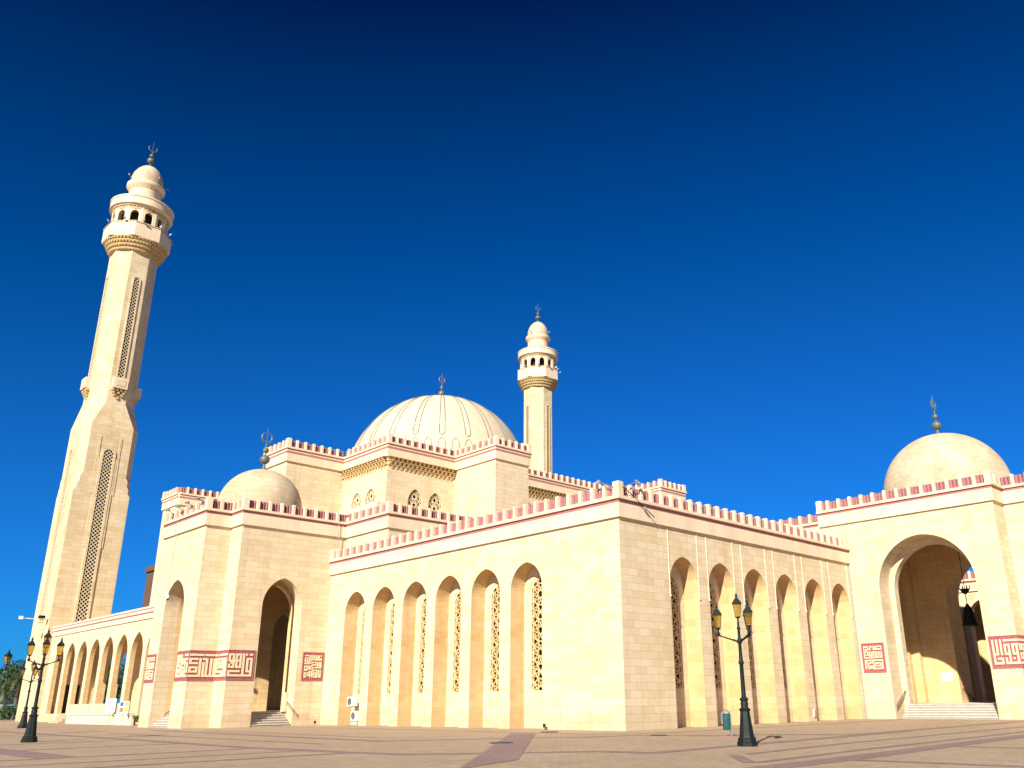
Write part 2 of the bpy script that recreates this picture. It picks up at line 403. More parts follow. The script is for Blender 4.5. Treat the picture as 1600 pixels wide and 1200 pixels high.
# calligraphy panel from a letter grid ---------------------------------------------------
def panel(parent, fn, u0, u1, z0, z1, grid, rim=True, pad=(0.2, 0.2, 0.24, 0.24)):
    """fn(u,z,d): u runs left to right as read, d negative = outwards"""
    b = MB(); b.prism([(u0, z0), (u1, z0), (u1, z1), (u0, z1)], fn, 0.02, -0.035)
    p = b.build('calligraphy_panel', RED, parent)
    if rim:
        r = MB(); t = 0.06
        for q in (((u0, z0), (u1, z0), (u1, z0+t), (u0, z0+t)), ((u0, z1-t), (u1, z1-t), (u1, z1), (u0, z1))): r.prism(q, fn, -0.03, -0.06)
        if pad[0] > 0: r.prism(((u0, z0+t), (u0+t, z0+t), (u0+t, z1-t), (u0, z1-t)), fn, -0.03, -0.06)
        if pad[1] > 0: r.prism(((u1-t, z0+t), (u1, z0+t), (u1, z1-t), (u1-t, z1-t)), fn, -0.03, -0.06)
        r.build('rim', PINK, p)
    H = len(grid); W = max(len(g) for g in grid); L = MB()
    a0, a1, b0, b1 = u0+pad[0], u1-pad[1], z0+pad[2], z1-pad[3]
    for r_, row in enumerate(grid):
        c = 0
        while c < len(row):
            if row[c] == '#':
                e = c
                while e < len(row) and row[e] == '#': e += 1
                ua, ub = a0+(a1-a0)*c/W, a0+(a1-a0)*e/W; za, zb = b1-(b1-b0)*(r_+1)/H, b1-(b1-b0)*r_/H
                L.prism(((ua, za), (ub, za), (ub, zb), (ua, zb)), fn, -0.036, -0.085); c = e
            else: c += 1
    L.build('lettering', LETTER, p, recalc=False)
    return p

G_QALU = ["######.######.##.##..###", "##..##.##..##.##........", "##..##.##..##.##..######", "#############.##..##..##", "..####.##..##.##..##..##", "##..##.##..##.##..##..##",
          "######.######.##..##..##", "..............##..##..##", "############..##..######", "##............##......##", "########################"]
G_BAND_B = ["####...#################", "........................", "#.##..##########.###.##.", "#.##..##....####.###.##.", "#.##..##########.###.##.", "#.##..###..#####.###.##.",
            "#.##..##########.###.##.", "#.##.............###.##.", "#.##############.###.##.", "#...........####.###.##.", "################.#######"]
G_BAND_C = ["#############.##########", "........................", "########.##.#####..##.##", "##.......##....##..##.##", "########.##.##.##..##.##", ".........##.##.##..##.##",
            "########.##.##.##..##.##", "##....##.##.##.##..##.##", "########.##.##.##..##.##", ".........##.##.##..##.##", "###########.############"]
G_BAND_D = ["##.##.##.##.....########", "##.##.##.##.............", "##.##.##.##.####.#######", "##.##.##.##.#..#.##.....", "##.##....##.####.#######", "##.#####.##......##...##",
            "##....##.##.#######...##", "#####.##.##.##...##...##", "##.##.##.##.##.#.#######", "##.##....##.##.#.##.....", "##################.#####"]
G_RIGHT = ["##..##..##..###############", "##..##..##.................", "##..##..##..######..#######", "##..##..##..##..##..##..##.", "##..##..##..##..##..##..##.", "##..##..##..##..##..##..##.",
           "######..##..######..######.", "##..............##......##.", "##..######..##..##..##..##.", "##......##..##..##......##.", "##########..###############"]
G_RIGHT2 = ["#########################", ".........................", "####.########.#####.####.", "#..#.##....##.##.##.#..#.", "####.########.##.##.####.", ".........####.##.##......",
            "########.####.##.#######.", "##....##......##......##.", "########.#######.####.##.", "......##.##...##.#..#.##.", "########.#######.########"]
G_BISM = ["######.###.##.##.##.##", "......##.#.##.##.##...", "######.#.#.##.##.##.##", "#..#.#.####.##########", "####.#.#..............", "#..#.#.#.######.##.###",
          "######.#.#....#.##.###", "..........#####.##.###", "####.##.##......##.###", "#..#.##.#.#######.####", "#.##.####.#...........", "####......#.#####.##.#",
          "......##.##.#...#.##.#", "##.##.##.##.##.##.##.#", "#.#.#.##.#####.##.##.#", "#.#.########..###.####", "###....#..#.######.###"]
G_SADAQ = ["######..#####.#.#######", "#....#..#...#.#.#.....#", "#.##.####...###########", "#.##...................", "#.#.####.#.####.#.#.#.#", "#...#..#.#.#..#.#.#.#.#", "#.#.####.#.##.#.#.#.#.#",
           "#......#.#.#..#.#.#.#.#", "########.#.########.#.#", ".........#.............", "########.#.############", "#.#....#.#.#..........#", "#.#.####.#.#.#######.##", "#.#.#......#.#.....#.##",
           "#.#.#.##.#####.#####.##", "#.#.########........###", "#...#.#..##############"]

# ------------------------------------------------------------------ ground
def gnd():
    b = MB(); b.quad((-1500, -1500, 0), (1500, -1500, 0), (1500, 1500, 0), (-1500, 1500, 0)); tag(b.build('ground', SAND), kind='structure')
    b = MB(); b.quad((-160, -160, 0.004), (140, -160, 0.004), (140, 108, 0.004), (-160, 108, 0.004)); tag(b.build('plaza', PAVE), kind='structure')
    s = MB(); Z = [0.008]
    def strip(p, q, wd):
        A, B = Vector(p), Vector(q); d = (B-A).normalized(); n = Vector((-d.y, d.x))*wd/2; z = Z[0]; Z[0] += 0.0001
        s.quad((*(A-n), z), (*(B-n), z), (*(B+n), z), (*(A+n), z))
    def poly(pts, wd):
        for a, b_ in zip(pts[:-1], pts[1:]): strip(a, b_, wd)
    poly([(-4.2, 33), (-4.2, 1.5), (-4.4, -1.2), (-2.2, -3.6), (28, -3.6)], 0.5)
    poly([(-13.2, 34), (-14.6, 9), (-14.8, 2.0), (-12.2, 0.6), (-9.6, -1.0), (-7.4, -3.6), (-4.4, -4.3), (-2.6, -8.6), (-0.4, -9.4), (0.7, -13.3), (40, -12.6)], 0.8)
    poly([(-20.6, 60), (-20.8, 15.8), (-21.3, 2.0), (-20.7, -5.2), (-20.4, -7.8), (-18.6, -9.5), (-15.4, -12.2), (-15.2, -14.4), (-9.7, -14.1), (6, -13.6)], 0.7)
    poly([(-45, 1.3), (-21, 1.3)], 0.42); poly([(-45, -5.1), (-20.5, -5.1)], 0.55); poly([(-40, 8.8), (-21, 8.8)], 0.35)
    poly([(-40, -2.2), (-21, -2.2)], 0.22); poly([(-40, 16), (-21, 16)], 0.35); poly([(-40, 28), (-21, 28)], 0.4)
    poly([(-28.5, 1.5), (-28.5, 12.0)], 1.3)
    poly([(-23, -20.9), (-14, -20.8), (3, -20.1), (40, -19.6)], 0.95); poly([(-14.6, -21), (-14.6, -34)], 0.4); poly([(-6.5, -20.8), (-6.5, -34)], 0.3); poly([(3.5, -20.5), (3.5, -34)], 0.4)
    poly([(-17, -19.6), (-11, -19.2), (24, -18.2)], 0.34); poly([(-14, -17.3), (-6, -16.7), (24, -16.3)], 0.3); poly([(-17.2, -19.5), (-14.6, -17.2)], 0.4)
    poly([(-17.6, 30), (-17.9, 2.0)], 0.22); poly([(-11.6, 29), (-12.6, 6)], 0.2)
    # broad diagonal band running out of the hall corner
    z = Z[0]+0.002; s.quad((-23.5, -14.6, z), (-20.0, -13.1, z), (-4.6, 2.5, z), (-5.4, 3.7, z))
    tag(s.build('paving_bands', MAUVE), kind='structure')
gnd()

# ------------------------------------------------------------------ prayer hall
MOD = 4.18
LA, LB = 33.5, 29.1
HF, HC = 12.26, 13.36
DEP = 1.25
def hall():
    t = thing('prayer_hall', (0, 0, 0), 'cream stone prayer hall whose two rows of tall arched niches meet at the near corner', 'building')
    A = [(MOD*k, 1.53, 8.75, 1.72, 0.0) for k in range(2, 8)]
    B = [(6.24+4.16*k, 1.5, 8.75, 1.72, 0.0) for k in range(6)]
    B = [b for b in B if b[0]+b[1] < LB+0.05]
    wl = MB(); rv = MB()
    arch_wall(wl, FX(0), 0, LA+0.3, 0, HF+0.2, A, DEP, rv)
    arch_wall(wl, FY(0), 0, LB+0.3, 0, HF+0.2, B, DEP, rv)
    for fn, L in ((FX(0), A), (FY(0), B)):
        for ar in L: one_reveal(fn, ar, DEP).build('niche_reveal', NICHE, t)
    wl.build('wall', STONE, t)
    rf = MB(); rf.quad((0.05, 0.05, HC), (LB, 0.05, HC), (LB, LA, HC), (0.05, LA, HC)); rf.build('roof', TRIM, t)
    for fn, L in ((FX(0), A), (FY(0), B)):
        for (uc, w, zs, h, s_) in L:
            bk = MB()
            fb = (lambda u, z, d=0.0, fn=fn: fn(u, z, DEP+d))
            arch_wall(bk, fb, uc-w-0.02, uc+w+0.02, 0, 10.6, [(uc, 0.98, 8.55, 1.15, 2.3)], 0.04, bk, 10)
            f2 = (lambda u, z, d=0.0, fn=fn: fn(u, z, DEP+0.04+d))
            arch_wall(bk, f2, uc-0.98, uc+0.98, 2.3, 9.72, [(uc, 0.86, 8.5, 1.02, 2.33)], 0.22, bk, 10)
            nb_ = bk.build('niche_back', STONE, t)
            pl = arch_poly(uc, 0.86, 8.5, 1.02, 2.33)
            g = grille(fn, pl, (18, 54, 90, 126, 162), 0.45, 0.056, DEP+0.055, DEP+0.12); g.build('window_grille', CARVED, nb_, recalc=False)
            d = MB(); d.quad(*[fn(u, z, DEP+0.25) for u, z in pl]); d.build('window_pane', DARK, nb_)
    # thin stone fillets running from the springing of each arch up to the fascia
    for (uc, w, *_r) in B:
        for q in (-1, 1):
            x = uc+q*(w+0.05); MB().box(x-0.022, x+0.022, -0.045, 0.01, 7.93, HF).box(x-0.05, x+0.05, -0.08, 0.01, 7.82, 7.94).build('fillet', TRIM, t)
    for (uc, w, *_r) in A:
        for q in (-1, 1): y = uc+q*(w+0.05); MB().box(-0.025, 0.01, y-0.02, y+0.02, 7.95, HF).build('fillet', TRIM, t)
    parapet(t, [(0, LA), (0, 0), (LB, 0)], HF, HC)
    j = MB().box(LB-0.10, LB-0.03, -0.07, -0.015, 0.01, HF); j.build('downpipe', GREYP, t)
hall()

# ------------------------------------------------------------------ left domed pavilion
def dome_mesh(c, z0, r, n=72, m=28, zlow=None, k=1.0):
    pr = []
    if zlow is not None: pr.append((r, zlow))
    pr += [(max(r*cos(pi/2*j/m), 0.01), z0+k*r*sin(pi/2*j/m)) for j in range(m+1)]
    return MB().lathe(pr, n, c)

def stairs(parent, fn, u0, u1, d0, n, rise, run, m=MARBLE):
    for k in range(n):
        zt = (k+1)*rise; zb = k*rise+(0.004 if k else 0)
        st = MB().prism([(u0, zb), (u1, zb), (u1, zt-0.05), (u0, zt-0.05)], fn, d0+k*run+0.05, d0+n*run+0.6).build('step', RISER, parent)
        MB().prism([(u0, zt-0.05), (u1, zt-0.05), (u1, zt), (u0, zt)], fn, d0+k*run, d0+n*run+0.6-0.01*k).build('tread', m, st)
def rail(parent, p, q):
    b = MB(); A, B = Vector(p), Vector(q)
    b.tube([A, B], 0.032, 6); b.tube([A-Vector((0, 0, .16)), B-Vector((0, 0, .16))], 0.022, 6)
    for k in (0.05, 0.95): m = A.lerp(B, k); b.tube([m, m-Vector((0, 0, .16))], 0.02, 5)
    return b.build('handrail', TREAD, parent)

PX1, PY1 = -8.4, 33.5
PX2, PY2 = -10.55, 35.6
def pavilion():
    t = thing('entrance_pavilion', (-4.2, 40, 0), 'domed cream stone entrance pavilion with stepped corner, left of the prayer hall', 'building')
    F, C = 15.65, 16.82
    wl = MB(); rv = MB(); H = F+0.3; D = 1.6
    arch_wall(wl, FY(PY1), PX1, 1.2, 0, H, [(-4.3, 1.75, 9.3, 2.35, 0)], D, rv, 14)
    wl.quad((PX1, PY1, 0), (PX1, PY2, 0), (PX1, PY2, H), (PX1, PY1, H)); wl.quad((PX1, PY2, 0), (PX2, PY2, 0), (PX2, PY2, H), (PX2, PY2, H-0.0))
    wl.f.pop(); del wl.v[-4:]
    wl.quad((PX1, PY2, 0), (PX2, PY2, 0), (PX2, PY2, H), (PX1, PY2, H))
    arch_wall(wl, FX(PX2), PY2, 44.35, 0, H, [(40.1, 2.0, 9.3, 2.35, 0)], D, rv, 14)
    for a, b in (((PX2, 44.35), (PX1, 44.35)), ((PX1, 44.35), (PX1, 46.5)), ((PX1, 46.5), (1.2, 46.5)), ((1.2, 33.52), (1.2, 33.5))):
        wl.quad((*a, 0), (*b, 0), (*b, H), (*a, H))
    wl.build('wall', STONE, t); rv.build('arch_reveal', STONE, t)
    ce = MB(); ce.quad((PX2+.02, PY2, C+0.05), (PX1, PY2, C+0.05), (PX1, 44.3, C+0.05), (PX2+.02, 44.3, C+0.05)); ce.quad((PX1, PY1+.02, C+.05), (1.2, PY1+.02, C+.05), (1.2, 46.5, C+.05), (PX1, 46.5, C+.05)); ce.build('roof', TRIM, t)
    inn = MB()   # inner chamber walls, arch into the prayer hall beyond, ceiling and floor
    x0, x1, y0, y1 = PX2+D, 6.5, PY1+D, 46.2
    arch_wall(inn, FY(y0, -1), PX1+1.2, x1, 1.08, 13.5, [(-4.3, 1.5, 9.1, 2.05, 1.08)], 0.5, inn, 12)
    arch_wall(inn, FX(x0, -1), PY2+.3, y1, 1.08, 13.5, [(40.1, 1.75, 9.1, 2.05, 1.08)], 0.5, inn, 12)
    arch_wall(inn, FX(x1), y0, y1, 1.08, 13.5, [(40.1, 1.6, 8.6, 2.0, 1.08)], 0.8, inn, 12)
    arch_wall(inn, FY(y1), PX1, x1, 1.08, 13.5, [(2.7, 1.15, 8.4, 1.8, 1.08)], 0.7, inn, 12)
    inn.quad((PX1+1.2, y0, 1), (PX1+1.2, PY2+1.3, 1), (PX1+1.2, PY2+1.3, 13.5), (PX1+1.2, y0, 13.5)); inn.quad((PX1+1.2, PY2+1.3, 1), (x0, PY2+1.3, 1), (x0, PY2+1.3, 13.5), (PX1+1.2, PY2+1.3, 13.5))
    inn.quad((PX1, 44, 1), (PX1, y1, 1), (PX1, y1, 13.5), (PX1, 44, 13.5)); inn.quad((x0, 44, 1), (PX1, 44, 1), (PX1, 44, 13.5), (x0, 44, 13.5))
    inn.quad((PX1+.2, PY1+.3, 13.5), (x1, PY1+.3, 13.5), (x1, 46, 13.5), (PX1+.2, 46, 13.5)); inn.quad((PX2+.3, PY2+.3, 13.5), (PX1+.2, PY2+.3, 13.5), (PX1+.2, 44.2, 13.5), (PX2+.3, 44.2, 13.5))
    inn.build('chamber', INNER, t)
    MB().box(PX1+0.02, 8.0, PY1+1.7, 48, 0.02, 1.08).box(PX2+1.7, PX1+0.015, PY2+0.02, 44.3, 0.02, 1.08).build('floor', MARBLE, t)
    MB().quad((-1, 49, 1), (6.4, 49, 1), (6.4, 49, 13), (-1, 49, 13)).build('inner_passage', INNER, t)
    # lower step of each outer arch: base plinth and a moulded frame
    st = MB()
    st.box(-6.05, -5.78, PY1+0.9, PY1+1.3, 1.1, 2.6); st.box(-2.82, -2.55, PY1+0.9, PY1+1.3, 1.1, 2.6); st.build('jamb_base', STONE, t)
    stairs(t, FY(PY1), -6.0, -2.6, 0.05, 6, 0.18, 0.28)
    stairs(t, FX(PX2), 38.15, 42.05, 0.05, 6, 0.18, 0.28)
    rail(t, (-2.62, PY1-0.35, 1.15), (-2.62, PY1+1.2, 2.0))
    rail(t, (PX2-0.3, 38.3, 1.05), (PX2+1.3, 38.3, 1.95))
    parapet(t, [(PX2, 44.35), (PX2, PY2), (PX1, PY2), (PX1, PY1), (1.2, PY1)], F, C, ends=(1, 0))
    parapet(t, [(1.2, 46.5), (PX1, 46.5), (PX1, 44.35), (PX2, 44.35)], F, C, ends=(0, 0))
    dm = dome_mesh((-4.1, 40), 18.55, 3.71, zlow=16.8).build('dome', DOME, t, True)
    finial(t, (-4.1, 40), 22.26, 1.08)
    zz = (3.49, 5.76)
    # inscriptions: the band that wraps the stepped corner, one square panel right of the arch, one left of the front arch
    panel(t, lambda u, z, d=0: (u, PY1+d, z), PX1-0.035, -6.22, *zz, G_QALU, pad=(0.06, 0.2, 0.27, 0.27))
    panel(t, lambda u, z, d=0: (PX1+d, PY2-0.035-u, z), 0, PY2-PY1-0.0, *zz, G_BAND_B, pad=(0.03, 0.03, 0.27, 0.27))
    panel(t, lambda u, z, d=0: (u, PY2+d, z), PX2-0.035, PX1-0.037, *zz, G_BAND_C, pad=(0.03, 0.03, 0.27, 0.27))
    panel(t, lambda u, z, d=0: (PX2+d, 37.95-u, z), 0, 37.95-PY2, *zz, G_BAND_D, pad=(0.2, 0.03, 0.27, 0.27))
    panel(t, lambda u, z, d=0: (u, PY1+d, z), -2.06, -0.12, *zz, G_BISM, pad=(0.2, 0.2, 0.24, 0.24))
    panel(t, lambda u, z, d=0: (PX2+d, 44.3-u, z), 0, 2.0, *zz, G_SADAQ, pad=(0.15, 0.2, 0.24, 0.24))
pavilion()

# ------------------------------------------------------------------ right gate pavilion
def gate():
    t = thing('gate_pavilion', (37, -6.2, 0), 'domed cream stone gate pavilion with one huge open arch, right of the prayer hall', 'building')
    F, C = 15.65, 16.82; X0 = 29.1; H = F+.3; yc = -6.25
    wl = MB(); rv = MB()
    arch_wall(wl, FX(X0), -12.2, 2.25, 0, H, [(yc, 3.8, 9.95, 3.93, 0)], 1.75, rv, 20)
    wl.quad((X0, -12.2, 0), (31.3, -12.2, 0), (31.3, -12.2, H), (X0, -12.2, H))
    wl.quad((31.3, -12.2, 0), (31.3, -30, 0), (31.3, -30, H), (31.3, -12.2, H))
    wl.quad((31.3, -30, 0), (46, -30, 0), (46, -30, H), (31.3, -30, H))
    wl.quad((X0, 2.25, HC), (33.3, 2.25, HC), (33.3, 2.25, H), (X0, 2.25, H))
    arch_wall(rv, FX(X0+1.75), yc-3.9, yc+3.9, 0, 14.6, [(yc, 3.35, 9.85, 3.5, 0)], 0.75, rv, 20)
    wl.build('wall', STONE, t); rv.build('arch_reveal', STONE, t)
    # chamber
    inn = MB(); x0, x1 = 31.6, 42.6; ya, yb = -14.5, 2.0
    arch_wall(inn, FX(x0, -1), ya, yb, 1.08, 15.2, [(yc, 3.35, 9.85, 3.5, 1.08)], 0.02, inn, 20)
    arch_wall(inn, FX(x1), ya, yb, 1.08, 15.2, [(yc, 3.8, 9.95, 3.93, 1.08)], 2.9, inn, 20)
    inn.quad((x0, yb, 1.08), (x1, yb, 1.08), (x1, yb, 15.2), (x0, yb, 15.2))
    inn.quad((x0, ya, 1.08), (x1, ya, 1.08), (x1, ya, 15.2), (x0, ya, 15.2))
    inn.quad((x0, ya, 15.2), (x1, ya, 15.2), (x1, yb, 15.2), (x0, yb, 15.2))
    inn.box(x1-1.3, x1-0.01, 1.25, 1.99, 1.08, 14.9); inn.box(x1-0.65, x1-0.01, 0.5, 1.24, 1.08, 14.9)
    inn.build('chamber', INNER, t)
    bw_ = MB(); arch_wall(bw_, FX(x1+2.92, -1), -30, 2.25, 0, H, [(yc, 3.8, 9.95, 3.93, 1.08)], 0.01, bw_, 20); bw_.build('rear_wall', STONE, t)
    MB().quad((X0+.02, -12.18, C+.05), (46, -12.18, C+.05), (46, 2.2, C+.05), (X0+.02, 2.2, C+.05)).quad((31.32, -30, C+.05), (46, -30, C+.05), (46, -12.18, C+.05), (31.32, -12.18, C+.05)).build('roof', TRIM, t)
    MB().box(X0+1.8, 46.4, -12.1, -0.2, 0.02, 1.08).build('floor', MARBLE, t)
    stairs(t, FX(X0), yc-3.72, yc+3.4, 0.12, 6, 0.18, 0.29)
    rail(t, (X0-0.2, yc+3.55, 1.0), (X0+1.7, yc+3.55, 2.1)); rail(t, (43.0, yc+3.7, 2.3), (45.2, yc+3.7, 1.35))
    p = MB().box(x1-0.06, x1-0.015, -2.0, -0.95, 2.95, 3.62).build('wall_plaque', WHITE, t)
    ln = MB()
    for k in range(4): ln.box(x1-0.066, x1-0.061, -1.85+0.08*(k % 2), -1.12-0.1*(k % 3), 3.06+0.13*k, 3.09+0.13*k)
    ln.build('plaque_lines', GREYP, p)
    parapet(t, [(X0, 2.25), (X0, -12.2), (31.3, -12.2), (31.3, -30)], F, C, ends=(1, 0))
    dome_mesh((37.0, -6.13), 18.56, 5.27, zlow=16.8).build('dome', DOME, t, True)
    finial(t, (37.0, -6.13), 23.82, 1.0)
    zz = (3.49, 5.77)
    panel(t, lambda u, z, d=0: (X0+d, -0.26-u, z), 0, 1.92, *zz, G_SADAQ)
    panel(t, lambda u, z, d=0: (X0+d, -10.22-u, z), 0, 12.2-10.22+0.035, *zz, G_RIGHT, pad=(0.2, 0.0, 0.27, 0.27))
    panel(t, lambda u, z, d=0: (X0+u, -12.2+d, z), 0.002, 2.2, *zz, G_RIGHT2, pad=(0.02, 0.02, 0.27, 0.27))
    panel(t, lambda u, z, d=0: (31.3+d, -12.237-u, z), 0, 2.2, *zz, G_RIGHT, pad=(0.02, 0.2, 0.27, 0.27))
gate()

# ------------------------------------------------------------------ great dome hall with terraces
def muqarnas(parent, segs, z0, z1):
    """three staggered tiers of little niches under the fascia; segs: plan polylines, outside to the right"""
    mb = MB(); T = 3; hh = (z1-z0)/T
    for A, B in segs:
        A, B = Vector(A), Vector(B); L = (B-A).length; d = (B-A)/L; n = Vector((d.y, -d.x)); k = int(L/0.52); st = L/k
        for ti in range(T):
            za = z0+hh*ti; out = 0.16*(ti+1); m0 = 0 if ti % 2 == 0 else 1
            for j in range(k+1-m0 if m0 else k+1):
                u = st*j+(st/2 if m0 else 0); wv = st*0.23
                if u-wv < 0 or u+wv > L: continue
                def P(uu, o, z): q = A+d*uu+n*o; return (q.x, q.y, z)
                a = [P(u-wv, 0, za+hh*0.98), P(u+wv, 0, za+hh*0.98), P(u+wv, out, za+hh*0.98), P(u-wv, out, za+hh*0.98)]
                b = [P(u-wv, 0, za+0.1*hh), P(u+wv, 0, za+0.1*hh), P(u+wv, out*0.75, za+hh*0.35), P(u-wv, out*0.75, za+hh*0.35)]
                c = P(u, out*0.35, za-hh*0.12)
                mb.quad(a[2], a[3], b[3], b[2]); mb.quad(a[1], a[2], b[2], b[1]); mb.quad(a[3], a[0], b[0], b[3])
                mb.quad(b[3], b[2], c); mb.quad(b[2], b[1], c); mb.quad(b[0], b[3], c)
            q0, q1 = A, B
            mb.quad((*(q0), za+hh*.99), (*(q1), za+hh*.99), (*(q1+n*(out+.03)), za+hh*.99), (*(q0+n*(out+.03)), za+hh*.99))
            mb.quad((*(q0+n*(out+.03)), za+hh*.99), (*(q1+n*(out+.03)), za+hh*.99), (*(q1+n*(out+.03)), za+hh*0.86), (*(q0+n*(out+.03)), za+hh*0.86))
    return mb.build('muqarnas_cornice', CARVED, parent, recalc=False)

DC = (33.0, 63.05)
def domehall():
    t = thing('dome_hall', (33, 63, 0), 'tall stepped central hall of the mosque carrying the great ribbed dome', 'building')
    a1, b1, a2, b2, a3, b3, a4 = 1.56, 46.94, 8.28, 38.41, 16.97, 31.55, 21.62
    F, C, H = 25.65, 26.72, 26.0
    wl = MB()
    def q(x0, y0, x1, y1, za=0.0, zb=H): wl.quad((x0, y0, za), (x1, y0 if x0 != x1 else y1, za), (x1, y1, zb), (x0, y0, zb))
    def seg(p, r, za=12.0, zb=H): wl.quad((*p, za), (*r, za), (*r, zb), (*p, zb))
    ya, yb_ = 75.0, 79.8; xa, xb = 44.4, 49.1; xe, ye = 57.6, 87.6
    plan = [(a2, ye), (a2, yb_), (a1, yb_), (a1, ya), (a2, ya), (a2, 51.75), (a1, 51.75), (a1, b1), (a2, b1), (a2, b2), (a3, b2), (a3, b3), (a4, b3), (a4, b2), (xa, b2), (xa, b3), (xb, b3), (xb, b2), (xe, b2), (xe, ye)]
    for i in range(len(plan)-1):
        if plan[i] == (a2, b1) or plan[i] == (a2, b2): continue
        seg(plan[i], plan[i+1])
    seg(plan[-1], plan[0])
    wn = [(43.98, 0.95, 21.35, 1.45, 19.6), (41.33, 0.95, 21.35, 1.45, 19.6)]
    wn2 = [(11.88, 0.9, 21.35, 1.45, 19.6), (14.48, 0.9, 21.35, 1.45, 19.6)]
    arch_wall(wl, FX(a2), b2, b1, 12, H, wn, 0.35, wl, 10); arch_wall(wl, FY(b2), a2, a3, 12, H, wn2, 0.35, wl, 10)
    ww = wl.build('wall', STONE, t)
    for fn, L in ((FX(a2), wn), (FY(b2), wn2)):
        for (uc, w, zs, h, s_) in L:
            pl = arch_poly(uc, w, zs, h, s_)
            g = grille(fn, pl, (18, 54, 90, 126, 162), 0.46, 0.05, 0.16, 0.22).build('window_grille', LETTER, t, recalc=False)
            d = MB(); d.quad(*[fn(u, z, 0.34) for u, z in pl]); d.build('window_pane', DARK, g)
    MB().quad(*[(x, y, C+.1) for x, y in plan]).build('roof', TRIM, t)
    muqarnas(t, [((a2, b1), (a2, b2)), ((a2, b2), (a3, b2)), ((a4, b2), (xa, b2))], 24.45, F)
    runs = [[(a1, ya), (a2, ya), (a2, 51.75), (a1, 51.75), (a1, b1), (a2, b1), (a2, b2), (a3, b2), (a3, b3), (a4, b3), (a4, b2), (xa, b2), (xa, b3), (xb, b3), (xb, b2), (xe, b2)],
            [(a2, yb_), (a1, yb_), (a1, ya)]]
    for r in runs: parapet(t, r, F, C, 0.97, tall=True, ends=(0, 0))
    # drum and dome with sealed ribs
    MB().lathe([(13.3, 26.5), (13.3, 29.6), (13.15, 29.9), (13.15, 30.6), (12.95, 30.7), (12.95, 31.2)], 96, DC).build('drum', MDOME, t, True)
    R, z0 = 12.95, 31.2
    dm = dome_mesh(DC, z0, R, 120, 40).build('dome', MDOME, t, True)
    def S(az, el, o=0.02): r = (R+o)*cos(el); return (DC[0]+r*cos(az), DC[1]+r*sin(az), z0+(R+o)*sin(el))
    NR = 22; base = atan2(-97.0, -71.7)+radians(1.2)
    for k in range(NR):
        az = base+2*pi*k/NR; hw = radians(1.75)
        L = []
        for j in range(25):
            el = radians(84)-(radians(84)-radians(19))*j/24; L.append((el, min(hw, radians(0.32)/max(cos(el), .05))))
        left = [S(az-min(hw, 0.42/(R*max(cos(e), .03))), e) for e, _ in L]; right = [S(az+min(hw, 0.42/(R*max(cos(e), .03))), e) for e, _ in L]
        g = MB(); g.tube(left+[S(az-hw*.5, radians(17.6)), S(az, radians(17.0)), S(az+hw*.5, radians(17.6))]+right[::-1], 0.06, 5)
        rib = g.build('rib', GROOVE, dm, recalc=False)
        for off, s in ((0.0, 1), (pi/NR, 1)):
            a = az+off; g2 = MB(); hh = radians(2.1)
            g2.tube([S(a-hh*1.5, radians(2)), S(a-hh*1.5, radians(7)), S(a-hh, radians(8.2)), S(a-hh, radians(12)), S(a-hh*.6, radians(14)), S(a, radians(15.2)), S(a+hh*.6, radians(14)), S(a+hh, radians(12)), S(a+hh, radians(8.2)), S(a+hh*1.5, radians(7)), S(a+hh*1.5, radians(2))], 0.045, 5)
            g2.build('arch_moulding', GROOVE, rib, recalc=False)
    finial(t, DC, z0+R, 1.1, m=GILT)
    # terrace blocks that step down to the pavilions
    tb = MB(); f, c = 15.65, 16.82
    for a, b in (((1.2, 33.5), (1.2, 26.85)), ((1.2, 26.85), (30, 26.85)), ((33.3, 2.25), (33.3, 12.5)), ((33.3, 12.5), (33.3, 26.85))): tb.quad((*a, 12), (*b, 12), (*b, f+.3), (*a, f+.3))
    tb.quad((1.22, 26.87, c+.05), (33.2, 26.87, c+.05), (33.2, 60, c+.05), (1.22, 60, c+.05)); tb.quad((33.32, 2.25, c+.05), (60, 2.25, c+.05), (60, 60, c+.05), (33.32, 60, c+.05))
    tw = tb.build('terrace_wall', STONE, t)
    parapet(t, [(1.2, 33.5), (1.2, 26.85), (33.3, 26.85)], f, c, ends=(0, 0))
    parapet(t, [(33.3, 12.5), (33.3, 2.25)], f, c, ends=(1, 0))
    rb = MB(); rb.box(3.0, 8.0, 31.6, 46.9, 16.9, 18.45); rb.box(2.8, 8.0, 31.4, 46.9, 18.45, 18.95)
    r_ = rb.build('roof_box', TRIM, t); MB().box(2.87, 8, 31.47, 46.9, 18.33, 18.452).build('rose_stripe', STRIPE, r_)
domehall()

